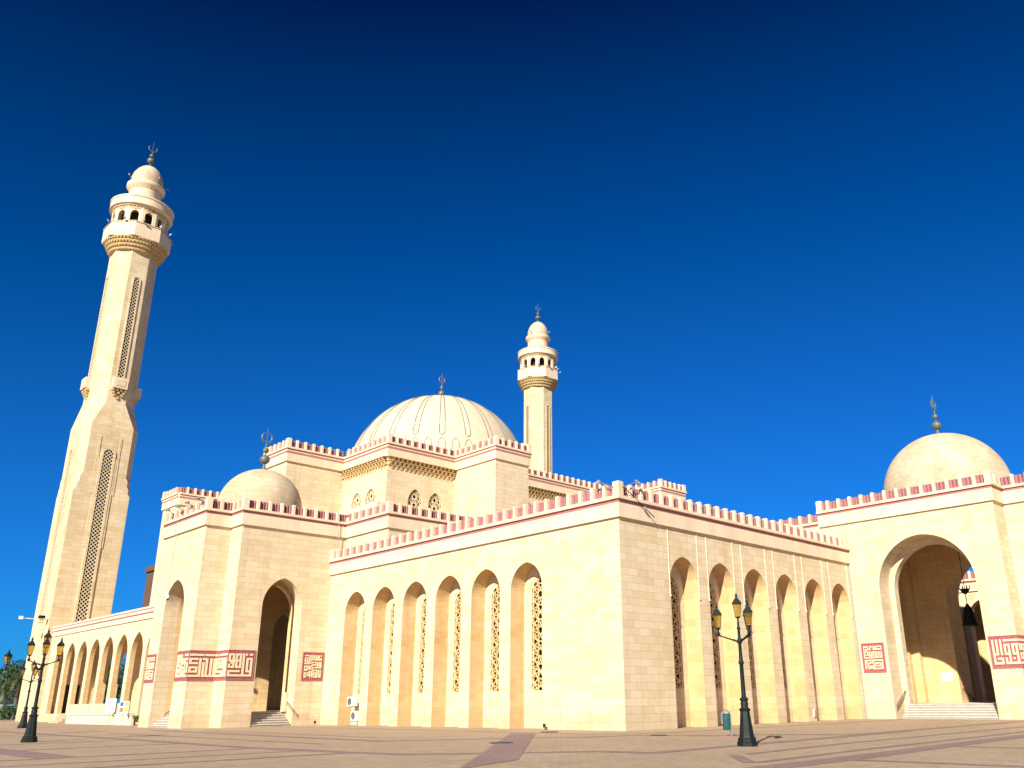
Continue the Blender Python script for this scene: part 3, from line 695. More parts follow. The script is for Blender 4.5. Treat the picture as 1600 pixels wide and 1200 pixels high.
# ------------------------------------------------------------------ minarets
def ngon(c, ap, n, a0):   # vertices of a regular polygon with given apothem, a face centred on angle a0
    R = ap/cos(pi/n); return [(c[0]+R*cos(a0+pi/n+2*pi*k/n), c[1]+R*sin(a0+pi/n+2*pi*k/n)) for k in range(n)]
def minaret():
    t = thing_local('minaret', '', 'minaret', 'minarets'); c = (0, 0)
    W = 3.53; b = MB()
    sq = lambda w, z: [(w, -w, z), (w, w, z), (-w, w, z), (-w, -w, z)]
    def oct_(w, cf, z): return [(w, -w+cf, z), (w, w-cf, z), (w-cf, w, z), (-w+cf, w, z), (-w, w-cf, z), (-w, -w+cf, z), (-w+cf, -w, z), (w-cf, -w, z)]
    ap = 3.0; s8 = ap*tan(pi/8)
    levels = [oct_(W, 0.012, 0), oct_(W, 0.012, 28.7), oct_(W, 0.3, 29.1), oct_(W, 0.3, 29.7), oct_(W, 0.55, 30.1), oct_(W, 0.55, 30.8), oct_(W, 0.85, 31.3), oct_(W, 0.85, 38.3), oct_(ap, ap-s8, 41.8), oct_(ap, ap-s8, 66.6)]
    for k in range(8):
        k2 = (k+1) % 8
        for a, d in zip(levels[:-1], levels[1:]):
            i = levels.index(a)
            if k % 2 == 0 and False: pass
            b.quad(a[k], a[k2], d[k2], d[k])
    shaft = b.build('shaft', TOWER, t, recalc=False)
    # recessed slit windows on the four cardinal faces, lower and upper
    for ang in range(4):
        ca, sa = cos(ang*pi/2), sin(ang*pi/2)
        def mk(ax):   # u to the right seen from outside, d>0 inwards; face looks to -Y turned by ang
            def fn(u, z, d=0.0): x, y = u, -ax+d; return (x*ca-y*sa, x*sa+y*ca, z)
            return fn
        for (ax, hw, z0, zs, fr, mb_) in ((W, 0.62, 11.9, 34.2, 0.30, 0.30), (ap, 0.40, 45.2, 60.9, 0.16, 0.26)):
            fn = mk(ax); out = arch_poly(0, hw+fr, zs, hw+fr, z0); inn = arch_poly(0, hw, zs, hw, z0)
            f = MB()
            for a, d in zip(range(len(out)-1), range(1, len(out))):
                o0, o1, i0, i1 = out[a], out[d], inn[a], inn[d]
                f.quad(fn(*o0, -0.14), fn(*o1, -0.14), fn(*i1, -0.14), fn(*i0, -0.14)); f.quad(fn(*o0, -0.14), fn(*o1, -0.14), fn(*o1, 0.02), fn(*o0, 0.02)); f.quad(fn(*i0, -0.14), fn(*i1, -0.14), fn(*i1, -0.004), fn(*i0, -0.004))
            fo = f.build('window_frame', TOWER, t, recalc=False)
            MB().quad(*[fn(u, z, -0.006) for u, z in inn]).build('window_pane', DARK, fo)
            g = MB(); sp = hw*2/3.0
            grille(fn, inn, (45, 135), 0.36 if ax == W else 0.36, 0.075 if ax == W else 0.06, -0.07, -0.012).build('window_grille', LETTER, fo, recalc=False)
            if ax == W:      # stepped side shoulders either side of the tall window
                p = MB()
                for s in (-1, 1):
                    for (u0, u1, za, zb, o) in ((0.92, 1.18, 21.5, 33.6, 0.09), (1.18, 1.45, 28.6, 36.6, 0.06)):
                        p.prism([(s*u0, za), (s*u1, za), (s*u1, zb), (s*u0, zb)], fn, 0.02, -o)
                p.build('window_shoulder', TOWER, fo)
            else:            # small balcony box on a stepped bracket below the upper slit
                p = MB(); p.prism([(-0.95, 43.75), (0.95, 43.75), (0.95, 45.3), (-0.95, 45.3)], fn, 0.02, -0.75)
                bal = p.build('balcony_box', TRIM, t)
                MB().prism([(-0.62, 44.05), (0.62, 44.05), (0.62, 45.0), (-0.62, 45.0)], fn, -0.745, -0.80).build('balcony_panel', TOWER, bal)
                br = MB()
                for ti, (hw_, o_, za) in enumerate(((0.8, 0.55, 43.4), (0.62, 0.42, 43.05), (0.44, 0.3, 42.7), (0.26, 0.2, 42.3))):
                    n_ = 4-ti
                    for j in range(n_):
                        u = 0 if n_ == 1 else -hw_+2*hw_*j/(n_-1); br.prism([(u-.15, za), (u+.15, za), (u+.17, za+.36), (u-.17, za+.36)], fn, 0.02, -o_)
                br.build('bracket', CARVED, bal)
    # corbelled gallery
    cb = MB(); tiers = 4; z0, z1 = 65.2, 67.3
    for ti in range(tiers):
        za = z0+(z1-z0)*ti/tiers; zb = z0+(z1-z0)*(ti+1)/tiers; r0 = 3.12+1.25*(ti/tiers)**0.8; r1 = 3.12+1.25*((ti+1)/tiers)**0.8
        cb.lathe([(r0-.25, za), (r0-.1, za+.2*(zb-za)), (r1-.12, zb-.12), (r1+.02, zb-.12), (r1+.02, zb)], 64, c, cap=False)
        N = 54
        for k in range(N):
            a = 2*pi*(k+0.5*(ti % 2))/N; wv = 0.38*2*pi/N
            def P(r, aa, z): return (r*cos(aa), r*sin(aa), z)
            A = [P(r1, a-wv, zb-.12), P(r1, a+wv, zb-.12), P(r1-.06, a+wv, za+.25), P(r1-.06, a-wv, za+.25)]; cc = P(r0-.02, a, za+.02); I0 = P(r0-.2, a-wv, zb-.12); I1 = P(r0-.2, a+wv, zb-.12)
            cb.quad(*A); cb.quad(A[0], A[3], cc, I0); cb.quad(A[1], A[2], cc, I1); cb.quad(A[2], A[3], cc)
    cb.build('corbel', CARVED, t, recalc=False)
    a0 = -pi/2
    g = MB(); V = ngon(c, 4.32, 8, a0); V2 = ngon(c, 4.1, 8, a0)
    for k in range(8):
        A, B, A2, B2 = V[k], V[(k+1) % 8], V2[k], V2[(k+1) % 8]
        g.quad((*A, 67.3), (*B, 67.3), (*B, 69.5), (*A, 69.5)); g.quad((*A, 69.5), (*B, 69.5), (*B2, 69.5), (*A2, 69.5)); g.quad((*A2, 69.5), (*B2, 69.5), (*B2, 67.4), (*A2, 67.4))
    g.quad(*[(*p, 67.3) for p in V]); g.build('gallery', TRIM, t)
    r = MB(); V = ngon(c, 4.40, 8, a0); V2 = ngon(c, 4.05, 8, a0)
    for k in range(8):
        A, B, A2, B2 = V[k], V[(k+1) % 8], V2[k], V2[(k+1) % 8]
        r.quad((*A, 69.5), (*B, 69.5), (*B, 69.66), (*A, 69.66)); r.quad((*A, 69.66), (*B, 69.66), (*B2, 69.66), (*A2, 69.66))
    r.build('gallery_rail', CARVED, t)
    # lantern: twelve arched openings
    la = MB(); V = ngon(c, 3.78, 12, a0); V2 = ngon(c, 3.5, 12, a0)
    for k in range(12):
        A, B = Vector(V[k]), Vector(V[(k+1) % 12]); L = (B-A).length; d = (B-A)/L; nn = Vector((-d.y, d.x))
        fn = lambda u, z, dd=0.0: (*(A+d*u+nn*dd), z)
        arch_wall(la, fn, 0, L, 67.4, 72.6, [(L/2, 0.58, 71.2, 0.72, 69.4)], 0.35, la, 8)
    la.build('lantern', TRIM, t, recalc=False)
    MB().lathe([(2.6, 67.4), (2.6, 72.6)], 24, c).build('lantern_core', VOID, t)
    tc = MB().lathe([(3.72, 72.2), (3.85, 72.35), (3.85, 72.5), (4.1, 72.55), (4.2, 72.75), (4.42, 72.8), (4.42, 72.98), (4.36, 73.02), (4.36, 73.9), (4.47, 73.96), (4.47, 74.16), (4.25, 74.24), (3.5, 74.55), (2.3, 75.0), (2.25, 76.9), (2.3, 77.0), (2.62, 77.35), (2.72, 77.5), (2.72, 77.95), (2.3, 78.1)], 64, c)
    tc.build('cornice', TRIM, t, True)
    for (rr, za, zb, N, o) in ((3.86, 72.1, 72.72, 48, 0.22), (2.3, 76.85, 77.4, 30, 0.24), (2.9, 74.8, 75.1, 26, 0.10)):
        dn = MB(); ring = []
        for k in range(N):
            for f_, ex in ((0.0, 0), (0.12, 1), (0.5, 1), (0.62, 0)):
                a = 2*pi*(k+f_)/N; ring.append(((rr*cos(a), rr*sin(a), za), ((rr+o*ex)*cos(a), (rr+o*ex)*sin(a), zb)))
        for A, B in zip(ring, ring[1:]+ring[:1]): dn.quad(A[0], B[0], B[1], A[1])
        dn.build('dentil_course', CARVED, t, recalc=False)
    MB().lathe([(2.28, 78.0), (2.3, 78.6), (2.26, 79.3), (2.05, 80.1), (1.65, 80.85), (1.1, 81.45), (0.5, 81.8), (0.02, 81.95)], 48, c).build('cap_dome', DOME, t, True)
    finial(t, c, 81.9, 1.12, 0.3, BRONZE, 1.2)
    # loudspeakers and little floodlights on the gallery
    for k, az in enumerate((-1.06,)):
        R_ = 4.2; x, y = R_*cos(az), R_*sin(az); m = MB(); dz = 70.5
        p0 = Vector((x*0.86, y*0.86, dz)); p1 = Vector((x*1.04, y*1.04, dz+0.02))
        m.tube([p0, p0.lerp(p1, .5), p0.lerp(p1, .75), p1], [0.07, 0.1, 0.2, 0.36], 12); m.build('loudspeaker', WHITE, t, True)
    for k, az in enumerate((-2.9, -2.3, -1.75, -1.2, -0.75, -0.1)):
        R_ = 4.45; x, y = R_*cos(az), R_*sin(az); m = MB()
        m.tube([(x, y, 69.6), (x*1.07, y*1.07, 69.75)], 0.04, 5); m.tube([(x*1.06, y*1.06, 69.66), (x*1.12, y*1.12, 69.92)], 0.14, 8); m.build('floodlight', GREYP, t)
    for az in (-2.9, -1.3, -0.2):
        x, y = 2.35*cos(az), 2.35*sin(az); m = MB(); m.tube([(x, y, 78.2), (x*1.25, y*1.25, 78.75)], 0.035, 5); m.ball((x*1.27, y*1.27, 78.85), 0.16, 8, 6); m.build('floodlight', GREYP, t)
    return t
mn = minaret()
m2 = copy_tree(mn)
place(mn, (-3.42, 92.4, 0), label='near minaret on the left, seen down to its base beside the colonnade')
place(m2, (80.65, 92.5, 0), label='farther minaret showing only its upper shaft behind the great dome')

# ------------------------------------------------------------------ colonnade between near minaret and pavilion
def colonnade():
    t = thing('colonnade', (-6.2, 68, 0), 'long low arcade of pointed arches between the near minaret and the entrance pavilion', 'arcade')
    X = -6.2; wl = MB(); rv = MB(); y0, y1 = 46.6, 88.86
    ar = [(84.8-4.2*k, 1.62, 6.6, 2.2, 0.92) for k in range(9)]
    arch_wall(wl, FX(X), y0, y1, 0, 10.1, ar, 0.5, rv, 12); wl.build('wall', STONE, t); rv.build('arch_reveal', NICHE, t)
    bk = MB(); arch_wall(bk, FX(X+0.5, -1), y0, y1, 0.92, 9.9, ar, 0.01, bk, 12); XB = -0.1; y2 = y1
    arch_wall(bk, FX(XB), y0, y2, 0.92, 9.9, [(85.6, 1.95, 6.0, 2.1, 1.9), (81.3, 1.95, 6.0, 2.1, 1.9)], 0.5, bk, 12); bk.build('rear_wall', INNER, t)
    MB().quad((X+.02, y0, 9.9), (XB, y0, 9.9), (XB, y2, 9.9), (X+.02, y2, 9.9)).build('ceiling', INNER, t)
    MB().box(X+.01, XB+.6, y0, y2, 0.05, 0.915).build('floor', MARBLE, t)
    a = MB(); sweep(a, [(X, y1), (X, y0)], [(-0.4, 9.95), (0.13, 9.95), (0.13, 10.6), (0.2, 10.6), (0.2, 11.15), (-0.4, 11.15)]); f = a.build('fascia', TRIM, t)
    s = MB(); sweep(s, [(X, y1), (X, y0)], [(0.1, 10.5), (0.215, 10.5), (0.215, 10.595), (0.1, 10.595)]); sweep(s, [(X, y1), (X, y0)], [(0.1, 10.86), (0.225, 10.86), (0.225, 10.97), (0.1, 10.97)]); s.build('rose_stripe', STRIPE, f)
    MB().quad((X-.1, y0, 11.1), (0.5, y0, 11.1), (0.5, y1, 11.1), (X-.1, y1, 11.1)).build('roof', TRIM, t)
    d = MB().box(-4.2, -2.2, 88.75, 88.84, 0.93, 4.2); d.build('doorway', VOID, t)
    for k in range(4): MB().box(-7.75-0.32*k if k else -7.75, -6.22 if k == 0 else -7.75-0.32*(k-1), 72.2, 75.8, 0.02, 0.9-0.22*k).build('step', DOME, t)
colonnade()

def ramp():
    t = thing('ramp_wall', (-8.1, 62, 0), 'low white wall topped with a pale slatted balustrade in front of the colonnade', 'wall')
    MB().box(-8.25, -8.0, 52.6, 71.3, 0, 0.85).build('base_wall', TRIM, t)
    MB().box(-8.33, -7.92, 52.5, 71.4, 0.85, 0.97).build('coping', TRIM, t)
    s = MB(); y = 56.2
    while y < 71.1: s.box(-8.22, -8.02, y, y+0.26, 0.97, 1.92); y += 0.52
    s.build('balustrade', TRIM, t)
    r = MB(); r.box(-8.14, -8.1, 56.2, 71.2, 0.97, 1.84); r.build('balustrade_panel', PINK, t)
    MB().box(-8.3, -7.95, 54.6, 55.1, 0.97, 1.9).build('end_post', TRIM, t)
ramp()

# ------------------------------------------------------------------ courtyard arcade seen through the gate
def courtyard():
    t = thing('courtyard_arcade', (58.3, -6, 0), 'sunlit courtyard arcade glimpsed through the gate arch, with crenellated top', 'arcade')
    X = 58.3; wl = MB(); rv = MB(); ar = [(3.84-4.18*k, 1.79, 9.5, 1.95, 1.0) for k in range(-1, 6)]
    arch_wall(wl, FX(X), -22, 10, 0, HF+.2, ar, 1.1, rv, 12); wl.build('wall', STONE, t); rv.build('arch_reveal', STONE, t)
    MB().box(X+6, X+6.3, -22, 10, 0, 12).build('rear_wall', INNER, t)
    MB().quad((X+.02, -22, 12.2), (X+6, -22, 12.2), (X+6, 10, 12.2), (X+.02, 10, 12.2)).build('ceiling', INNER, t)
    parapet(t, [(X, 10), (X, -22)], HF, HC, ends=(0, 0))
    fl = MB(); fl.quad((46.4, -40, 1.0), (X+6, -40, 1.0), (X+6, 40, 1.0), (46.4, 40, 1.0)); tag(fl.build('courtyard_floor', MARBLE), kind='structure')
courtyard()

def chandelier():
    t = thing('chandelier', (37, -6.25, 7.0), 'black iron chandelier hanging on a long rod inside the gate arch', 'lamp')
    c = (37, -6.25)
    MB().tube([(*c, 15.2), (*c, 9.0)], 0.03, 6).build('rod', IRON, t)
    cr = MB().lathe([(0.06, 9.75), (0.2, 9.85), (0.34, 10.05), (0.38, 10.2), (0.28, 10.18), (0.12, 10.2)], 16, c)
    for k in range(8):
        a = 2*pi*k/8; cr.tube([(c[0]+.32*cos(a), c[1]+.32*sin(a), 10.1), (c[0]+.45*cos(a), c[1]+.45*sin(a), 10.22), (c[0]+.43*cos(a), c[1]+.43*sin(a), 10.5)], [0.05, 0.04, 0.02], 6)
    cr.build('crown', IRON, t, True)
    sh = MB().lathe([(0.05, 9.0), (0.12, 8.9), (0.16, 8.8), (0.34, 8.6), (0.42, 8.1), (0.52, 7.4), (0.62, 7.3), (0.66, 7.2), (0.6, 7.14)], 20, c).build('shade', IRON, t, True)
chandelier()

# ------------------------------------------------------------------ street lamps
def lantern(parent, c, s=1.0):
    x, y, z = c; h = 0.52*s; r0, r1 = 0.13*s, 0.235*s
    def ring(r, zz): return [(x+r*cos(a), y+r*sin(a), zz) for a in (pi/4, 3*pi/4, 5*pi/4, 7*pi/4)]
    fr = MB(); A, B = ring(r0, z), ring(r1, z+h)
    for k in range(4): fr.tube([A[k], B[k]], 0.014*s, 4); fr.tube([A[k], A[(k+1) % 4]], 0.016*s, 4); fr.tube([B[k], B[(k+1) % 4]], 0.016*s, 4)
    fr.lathe([(0.03*s, z-0.22*s), (0.035*s, z-0.06*s), (0.09*s, z-0.03*s), (0.13*s, z)], 8, (x, y))
    f = fr.build('lantern', IRON, parent)
    g = MB(); A, B = ring(r0*.96, z+.005), ring(r1*.96, z+h-.005)
    for k in range(4): g.quad(A[k], A[(k+1) % 4], B[(k+1) % 4], B[k])
    g.build('glass', AMBER, f)
    rf = MB(); rf.lathe([(r1*1.14, z+h), (r1*1.16, z+h+.03*s), (r1*.62, z+h+.17*s), (0.07*s, z+h+.25*s), (0.05*s, z+h+.3*s)], 4, (x, y), pi/4)
    rf.lathe([(0.05*s, z+h+.29*s), (0.07*s, z+h+.32*s), (0.03*s, z+h+.36*s), (0.04*s, z+h+.4*s), (0.012*s, z+h+.43*s), (0.006*s, z+h+.52*s)], 8, (x, y)); rf.build('lantern_roof', IRON, f)
def lamp():
    t = thing_local('street_lamp', '', 'street lamp', 'cast iron street lamps on the plaza')
    MB().lathe([(0.40, 0), (0.40, 0.14), (0.36, 0.16), (0.36, 0.27), (0.31, 0.30), (0.29, 0.36), (0.27, 0.5), (0.22, 0.95), (0.185, 1.22), (0.22, 1.25), (0.23, 1.30), (0.17, 1.34)], 8, a0=pi/8).build('base', IRON, t)
    MB().lathe([(0.15, 1.33), (0.13, 1.4), (0.15, 1.5), (0.12, 1.58), (0.16, 1.62), (0.165, 1.68), (0.09, 1.72), (0.085, 1.85), (0.075, 2.9), (0.10, 2.94), (0.11, 2.98), (0.08, 3.05), (0.065, 3.3), (0.06, 3.66), (0.09, 3.70), (0.1, 3.80), (0.06, 3.88), (0.05, 4.2), (0.075, 4.25), (0.05, 4.3), (0.04, 4.5)], 12).build('post', IRON, t, True)
    for k in range(3):
        a = 2*pi*k/3; ca, sa = cos(a), sin(a); b = MB()
        P = [(0.05, 3.74), (0.18, 3.80), (0.4, 3.87), (0.62, 3.95), (0.74, 3.99), (0.78, 4.03)]
        b.tube([(r*ca, r*sa, z) for r, z in P], [0.04, 0.032, 0.028, 0.028, 0.03, 0.035], 6); b.lathe([(0.03, 3.97), (0.07, 4.01), (0.07, 4.08), (0.04, 4.12), (0.025, 4.18)], 8, (0.78*ca, 0.78*sa)); b.ball((0.2*ca, 0.2*sa, 3.81), 0.05, 8, 6)
        arm = b.build('arm', IRON, t)
        lantern(t, (0.78*ca, 0.78*sa, 4.28), 0.95)
    lantern(t, (0, 0, 4.68), 0.95)
    return t
vd = lambda x, y: atan2(y+33.76, x+38.68)           # viewing direction towards a point
lm = lamp(); L2, L3, L4 = copy_tree(lm), copy_tree(lm), copy_tree(lm)
place(lm, (-9.93, -14.62, 0), vd(-9.93, -14.62)+radians(90), label='street lamp standing alone before the niches at right, beside the green bin')
place(L2, (-25.15, 18.28, 0), vd(-25.15, 18.28)+radians(90)-radians(90)+pi, label='largest of the left street lamps, standing in front of the colonnade')
place(L3, (-16.76, 53.14, 0), vd(-16.76, 53.14)+pi+0.25, label='small distant street lamp before the foot of the near minaret')
place(L4, (-24.6, 31.35, 0), vd(-24.6, 31.35)+radians(32), label='street lamp cut off by the left picture edge, only its lanterns showing')

# ------------------------------------------------------------------ litter bin
def bin_():
    t = thing('litter_bin', (-3.1, -9.0, 0), 'dark green litter bin hung between bent steel tubes on the plaza', 'bin', rz=0)
    c = Vector((-3.1, -9.0)); a = vd(-3.1, -9)-pi/2+0.12; d = Vector((cos(a), sin(a))); n = Vector((-d.y, d.x))
    def P(u, v, z): q = c+d*u+n*v; return (q.x, q.y, z)
    b = MB(); pts = []
    N = 14
    for z, w_, dp in ((0.28, 0.15, 0.12), (0.32, 0.17, 0.14), (0.85, 0.185, 0.155), (0.98, 0.19, 0.16)):
        pts.append([P(w_*sgn*(abs(cos(2*pi*k/N))**.55), dp*(1 if sin(2*pi*k/N) >= 0 else -1)*(abs(sin(2*pi*k/N))**.55), z) for k in range(N) for sgn in ((1 if cos(2*pi*k/N) >= 0 else -1),)])
    for A, B in zip(pts[:-1], pts[1:]):
        for k in range(N): b.quad(A[k], A[(k+1) % N], B[(k+1) % N], B[k])
    b.quad(*pts[0]); b.build('body', GREEN, t, True)
    MB().tube([P(0.17*cos(x), 0.14*sin(x), 0.985) for x in [2*pi*k/16 for k in range(16)]], 0.02, 6, True).build('rim_ring', IRON, t)
    m = MB().quad(P(-.15, -.1, .93), P(.15, -.1, .93), P(.15, .1, .93), P(-.15, .1, .93)); m.build('liner', VOID, t)
    for v in (-0.175, 0.175):
        pp = [P(0.20, v, 0.03), P(0.20, v, 0.9)]+[P(0.2*cos(x), v, 0.9+0.26*sin(x)) for x in [pi*k/10 for k in range(1, 10)]]+[P(-0.20, v, 0.9), P(-0.20, v, 0.55)]
        MB().tube(pp, 0.028, 8).build('steel_hoop', STEEL, t, True)
    q = MB(); q.prism([(0.42*cos(2*pi*k/16), 0.3*sin(2*pi*k/16)) for k in range(16)], lambda u, v, z: P(u, v, z), 0.005, 0.03); q.build('foot_plate', PINK, t)
bin_()

# ------------------------------------------------------------------ air conditioners in the last niche of the left facade
def aircon(label, y, z, x=0.35):
    t = thing('air_conditioner', (x, y, z), label, 'air conditioner', 'outdoor units in the leftmost niche')
    MB().box(x, x+0.34, y-0.5, y+0.5, z+0.06, z+0.78).build('casing', WHITE, t)
    fn = lambda u, v, d: (x+d, y+u, z+v)
    g = MB()
    for r in (0.28, 0.2, 0.12): g.tube([fn(0.14+r*cos(2*pi*k/20), 0.42+r*sin(2*pi*k/20), -0.02) for k in range(20)], 0.012, 4, True)
    for k in range(6): g.tube([fn(0.14, 0.42, -.02), fn(0.14+.28*cos(pi*k/3), 0.42+.28*sin(pi*k/3), -.02)], 0.01, 4)
    g.build('fan_guard', GREYP, t)
    MB().prism([(0.14+.275*cos(2*pi*k/24), 0.42+.275*sin(2*pi*k/24)) for k in range(24)], fn, 0.0, -0.006).build('fan_opening', DARK, t)
    MB().box(x-.008, x, y-0.42, y-0.3, z+.58, z+.66).build('badge_plate', IRON, t)
    for s in (-.35, .35): MB().box(x, x+0.9, y+s-.03, y+s+.03, z, z+.06).build('bracket', IRON, t)
    MB().tube([(x+.3, y-.5, z+.4), (x+.36, y-.62, z+.5), (x+.8, y-.62, z+.9)], 0.025, 6).build('pipe', GREYP, t)
aircon('white air conditioner unit fixed higher in the leftmost wall niche', 29.35, 1.38, 0.2)
aircon('dusty air conditioner unit standing lower, nearly on the ground in the leftmost niche', 28.85, 0.30, 0.3)

# ------------------------------------------------------------------ small spotlights, covers, boxes
def spot(x, y, label):
    t = thing('ground_spotlight', (x, y, 0), label, 'spotlight', 'ground spotlights by the wall foot')
    MB().lathe([(0.06, 0), (0.06, 0.03), (0.03, 0.04), (0.03, 0.16)], 8, (x, y)).build('stem', GILT, t)
    MB().tube([(x, y, 0.14), (x+.02, y+.02, 0.34)], [0.08, 0.1], 10).build('head', IRON, t)
spot(-0.35, 6.3, 'black ground spotlight on a brass stem below the blank wall near the hall corner')
spot(-0.75, 33.0, 'black ground spotlight near the inner corner of the entrance pavilion')
def cover(x, y, label, r=0.5):
    t = thing('manhole_cover', (x, y, 0.02), label, 'manhole cover')
    MB().lathe([(r, 0.012), (r, 0.035), (r*.9, 0.04), (0.01, 0.04)], 24, (x, y)).build('lid', TREAD, t)
cover(-13.2, -4.5, 'round dark manhole cover in the middle of the plaza')
cover(-4.0, -5.6, 'small dark manhole cover left of the litter bin', 0.4)
cover(-3.2, 2.9, 'dark manhole cover close to the long left facade', 0.5)
jb = thing('junction_box', (21.0, -0.1, 0.5), 'small white electrical box low on a pier between right hand niches', 'box')
MB().box(20.85, 21.15, -0.1, -0.012, 0.35, 0.85).build('case', WHITE, jb); MB().box(20.88, 21.12, -0.115, -0.1, 0.38, 0.82).build('lid', GREYP, jb)

# ------------------------------------------------------------------ floodlights and hanging camera
def flood(name, base, dirv, reach, label, grp='floodlights on the parapets', rise=0.5):
    t = thing(name, base, label, 'floodlight', grp); p = Vector(base); d = Vector((*dirv, 0)).normalized(); q = p+d*reach+Vector((0, 0, rise))
    MB().tube([p, q], 0.03, 6).build('arm', GILT, t)
    h = MB(); h.tube([q-d*.05+Vector((0, 0, .08)), q+d*.26-Vector((0, 0, .1))], [0.07, 0.11], 8); h.build('head', GREYP, t)
    MB().tube([q, q-Vector((0, 0, .2))], 0.035, 6).build('yoke', GREYP, t)
flood('floodlight', (-0.25, 0.15, 14.1), (-0.15, 1), 1.05, 'floodlight on an arm at the hall corner pointing left', rise=0.5)
flood('floodlight', (0.15, -0.25, 14.1), (1, -0.15), 1.15, 'floodlight on an arm at the hall corner pointing right', rise=0.5)
for k, y in enumerate((36.4, 38.6, 40.6, 42.7)):
    flood('floodlight', (PX2-0.1, y, 17.5), (-1, 0.0), 0.42, ('floodlight nearest the outer corner on the entrance pavilion parapet', 'second floodlight from the outer corner on the entrance pavilion parapet', 'third floodlight from the outer corner on the entrance pavilion parapet, above the hanging camera', 'leftmost floodlight on the entrance pavilion parapet')[k], rise=0.45)
def hang_cam():
    t = thing('hanging_camera', (-10.9, 40.6, 10.1), 'white dome camera hanging on a cable before the pavilion front arch', 'camera')
    MB().tube([(-10.95, 40.6, 10.3), (-10.88, 40.75, 13.5), (-10.85, 40.9, 17.0)], 0.02, 5).build('cable', GREYP, t)
    MB().tube([(-10.7, 41.6, 10.6), (-10.7, 41.5, 14), (-10.78, 41.5, 17.0)], 0.02, 5).build('cable', GREYP, t)
    MB().lathe([(0.05, 10.42), (0.13, 10.36), (0.14, 10.16), (0.12, 10.12)], 12, (-10.95, 40.6)).build('housing', WHITE, t, True)
    MB().ball((-10.95, 40.6, 10.1), 0.12, 12, 8).build('lens_bubble', DARK, t, True)
hang_cam()
wc = thing('wall_cable', (0.9, 33.3, 14), 'dark cable dangling from the pavilion parapet onto the hall roof edge', 'cable')
MB().tube([(0.2, 33.2, 17.5), (0.18, 33.15, 15.9), (0.3, 33.2, 14.9), (0.0, 33.25, 14.5), (-0.1, 33.25, 13.6)], 0.03, 5).build('cable', GREYP, wc)
cc = thing('corner_cable', (0.6, -0.3, 13), 'black rod and cable dangling from the hall corner floodlights', 'cable')
MB().tube([(0.3, -0.28, 14.1), (1.0, -0.3, 13.7), (1.9, -0.33, 13.2), (2.9, -0.45, 12.55)], 0.03, 5).build('cable', IRON, cc); MB().tube([(2.05, -0.36, 13.1), (2.25, -0.38, 12.95)], 0.09, 8).build('coupling', GREYP, cc)
ca_ = thing('camera_arm', (-7.3, 90, 11.5), 'camera on a horizontal arm reaching left off the near minaret foot', 'camera')
MB().tube([(-7.0, 89.5, 12.0), (-10.0, 89.3, 12.1)], 0.05, 6).build('arm', WHITE, ca_); MB().box(-8.1, -7.4, 89.1, 89.5, 12.15, 12.5).build('camera_body', IRON, ca_); MB().box(-10.2, -9.8, 89.1, 89.5, 11.95, 12.3).build('lamp_head', WHITE, ca_)

# ------------------------------------------------------------------ notice boards
def board(x, y, zc, hw, hh, m, label, extra=None):
    t = thing('notice_board', (x, y, 0), label, 'sign'); a = vd(x, y); n = Vector((-cos(a), -sin(a))); d = Vector((sin(a), -cos(a)))
    P = lambda u, z, o=0.0: (x+d.x*u+n.x*o, y+d.y*u+n.y*o, z)
    MB().tube([P(0, 0), P(0, zc)], 0.03, 6).build('pole', GREYP, t)
    b = MB(); b.prism([(-hw, zc-hh), (hw, zc-hh), (hw, zc+hh), (-hw, zc+hh)], lambda u, z, o: P(u, z, o), 0.035, 0.07); f = b.build('panel', m, t)
    for (u0, u1, z0, z1, mm) in extra or []:
        MB().prism([(u0, zc+z0), (u1, zc+z0), (u1, zc+z1), (u0, zc+z1)], lambda u, z, o: P(u, z, o), 0.071, 0.076).build('marking', mm, f)
PK = plain('faded_pink_print', (0.62, 0.42, 0.45), (0.6, 0.36, 0.42), 9); BL = mat('blue_print', (0.03, 0.16, 0.42), 0.6); OR = mat('orange_print', (0.7, 0.18, 0.03), 0.6); GN = mat('lime_print', (0.4, 0.5, 0.15), 0.6)
board(-8.75, 56.9, 1.75, 0.42, 0.62, WHITE, 'white notice board with faded pink print on a thin pole', [(-.3, .3, -.25, -.09, PK), (-.32, .3, -.04, .12, PK), (-.28, .3, .18, .36, PK), (-.2, .2, -.48, -.34, PK)])
board(-8.9, 52.9, 1.6, 0.40, 0.5, WHITE, 'colourful notice board in blue, orange and lime on a thin pole', [(-.36, -.08, .08, .42, BL), (0.0, .36, .05, .42, GN), (-.36, -.05, -.42, -.08, OR), (0.02, .36, -.42, -.02, GN)])

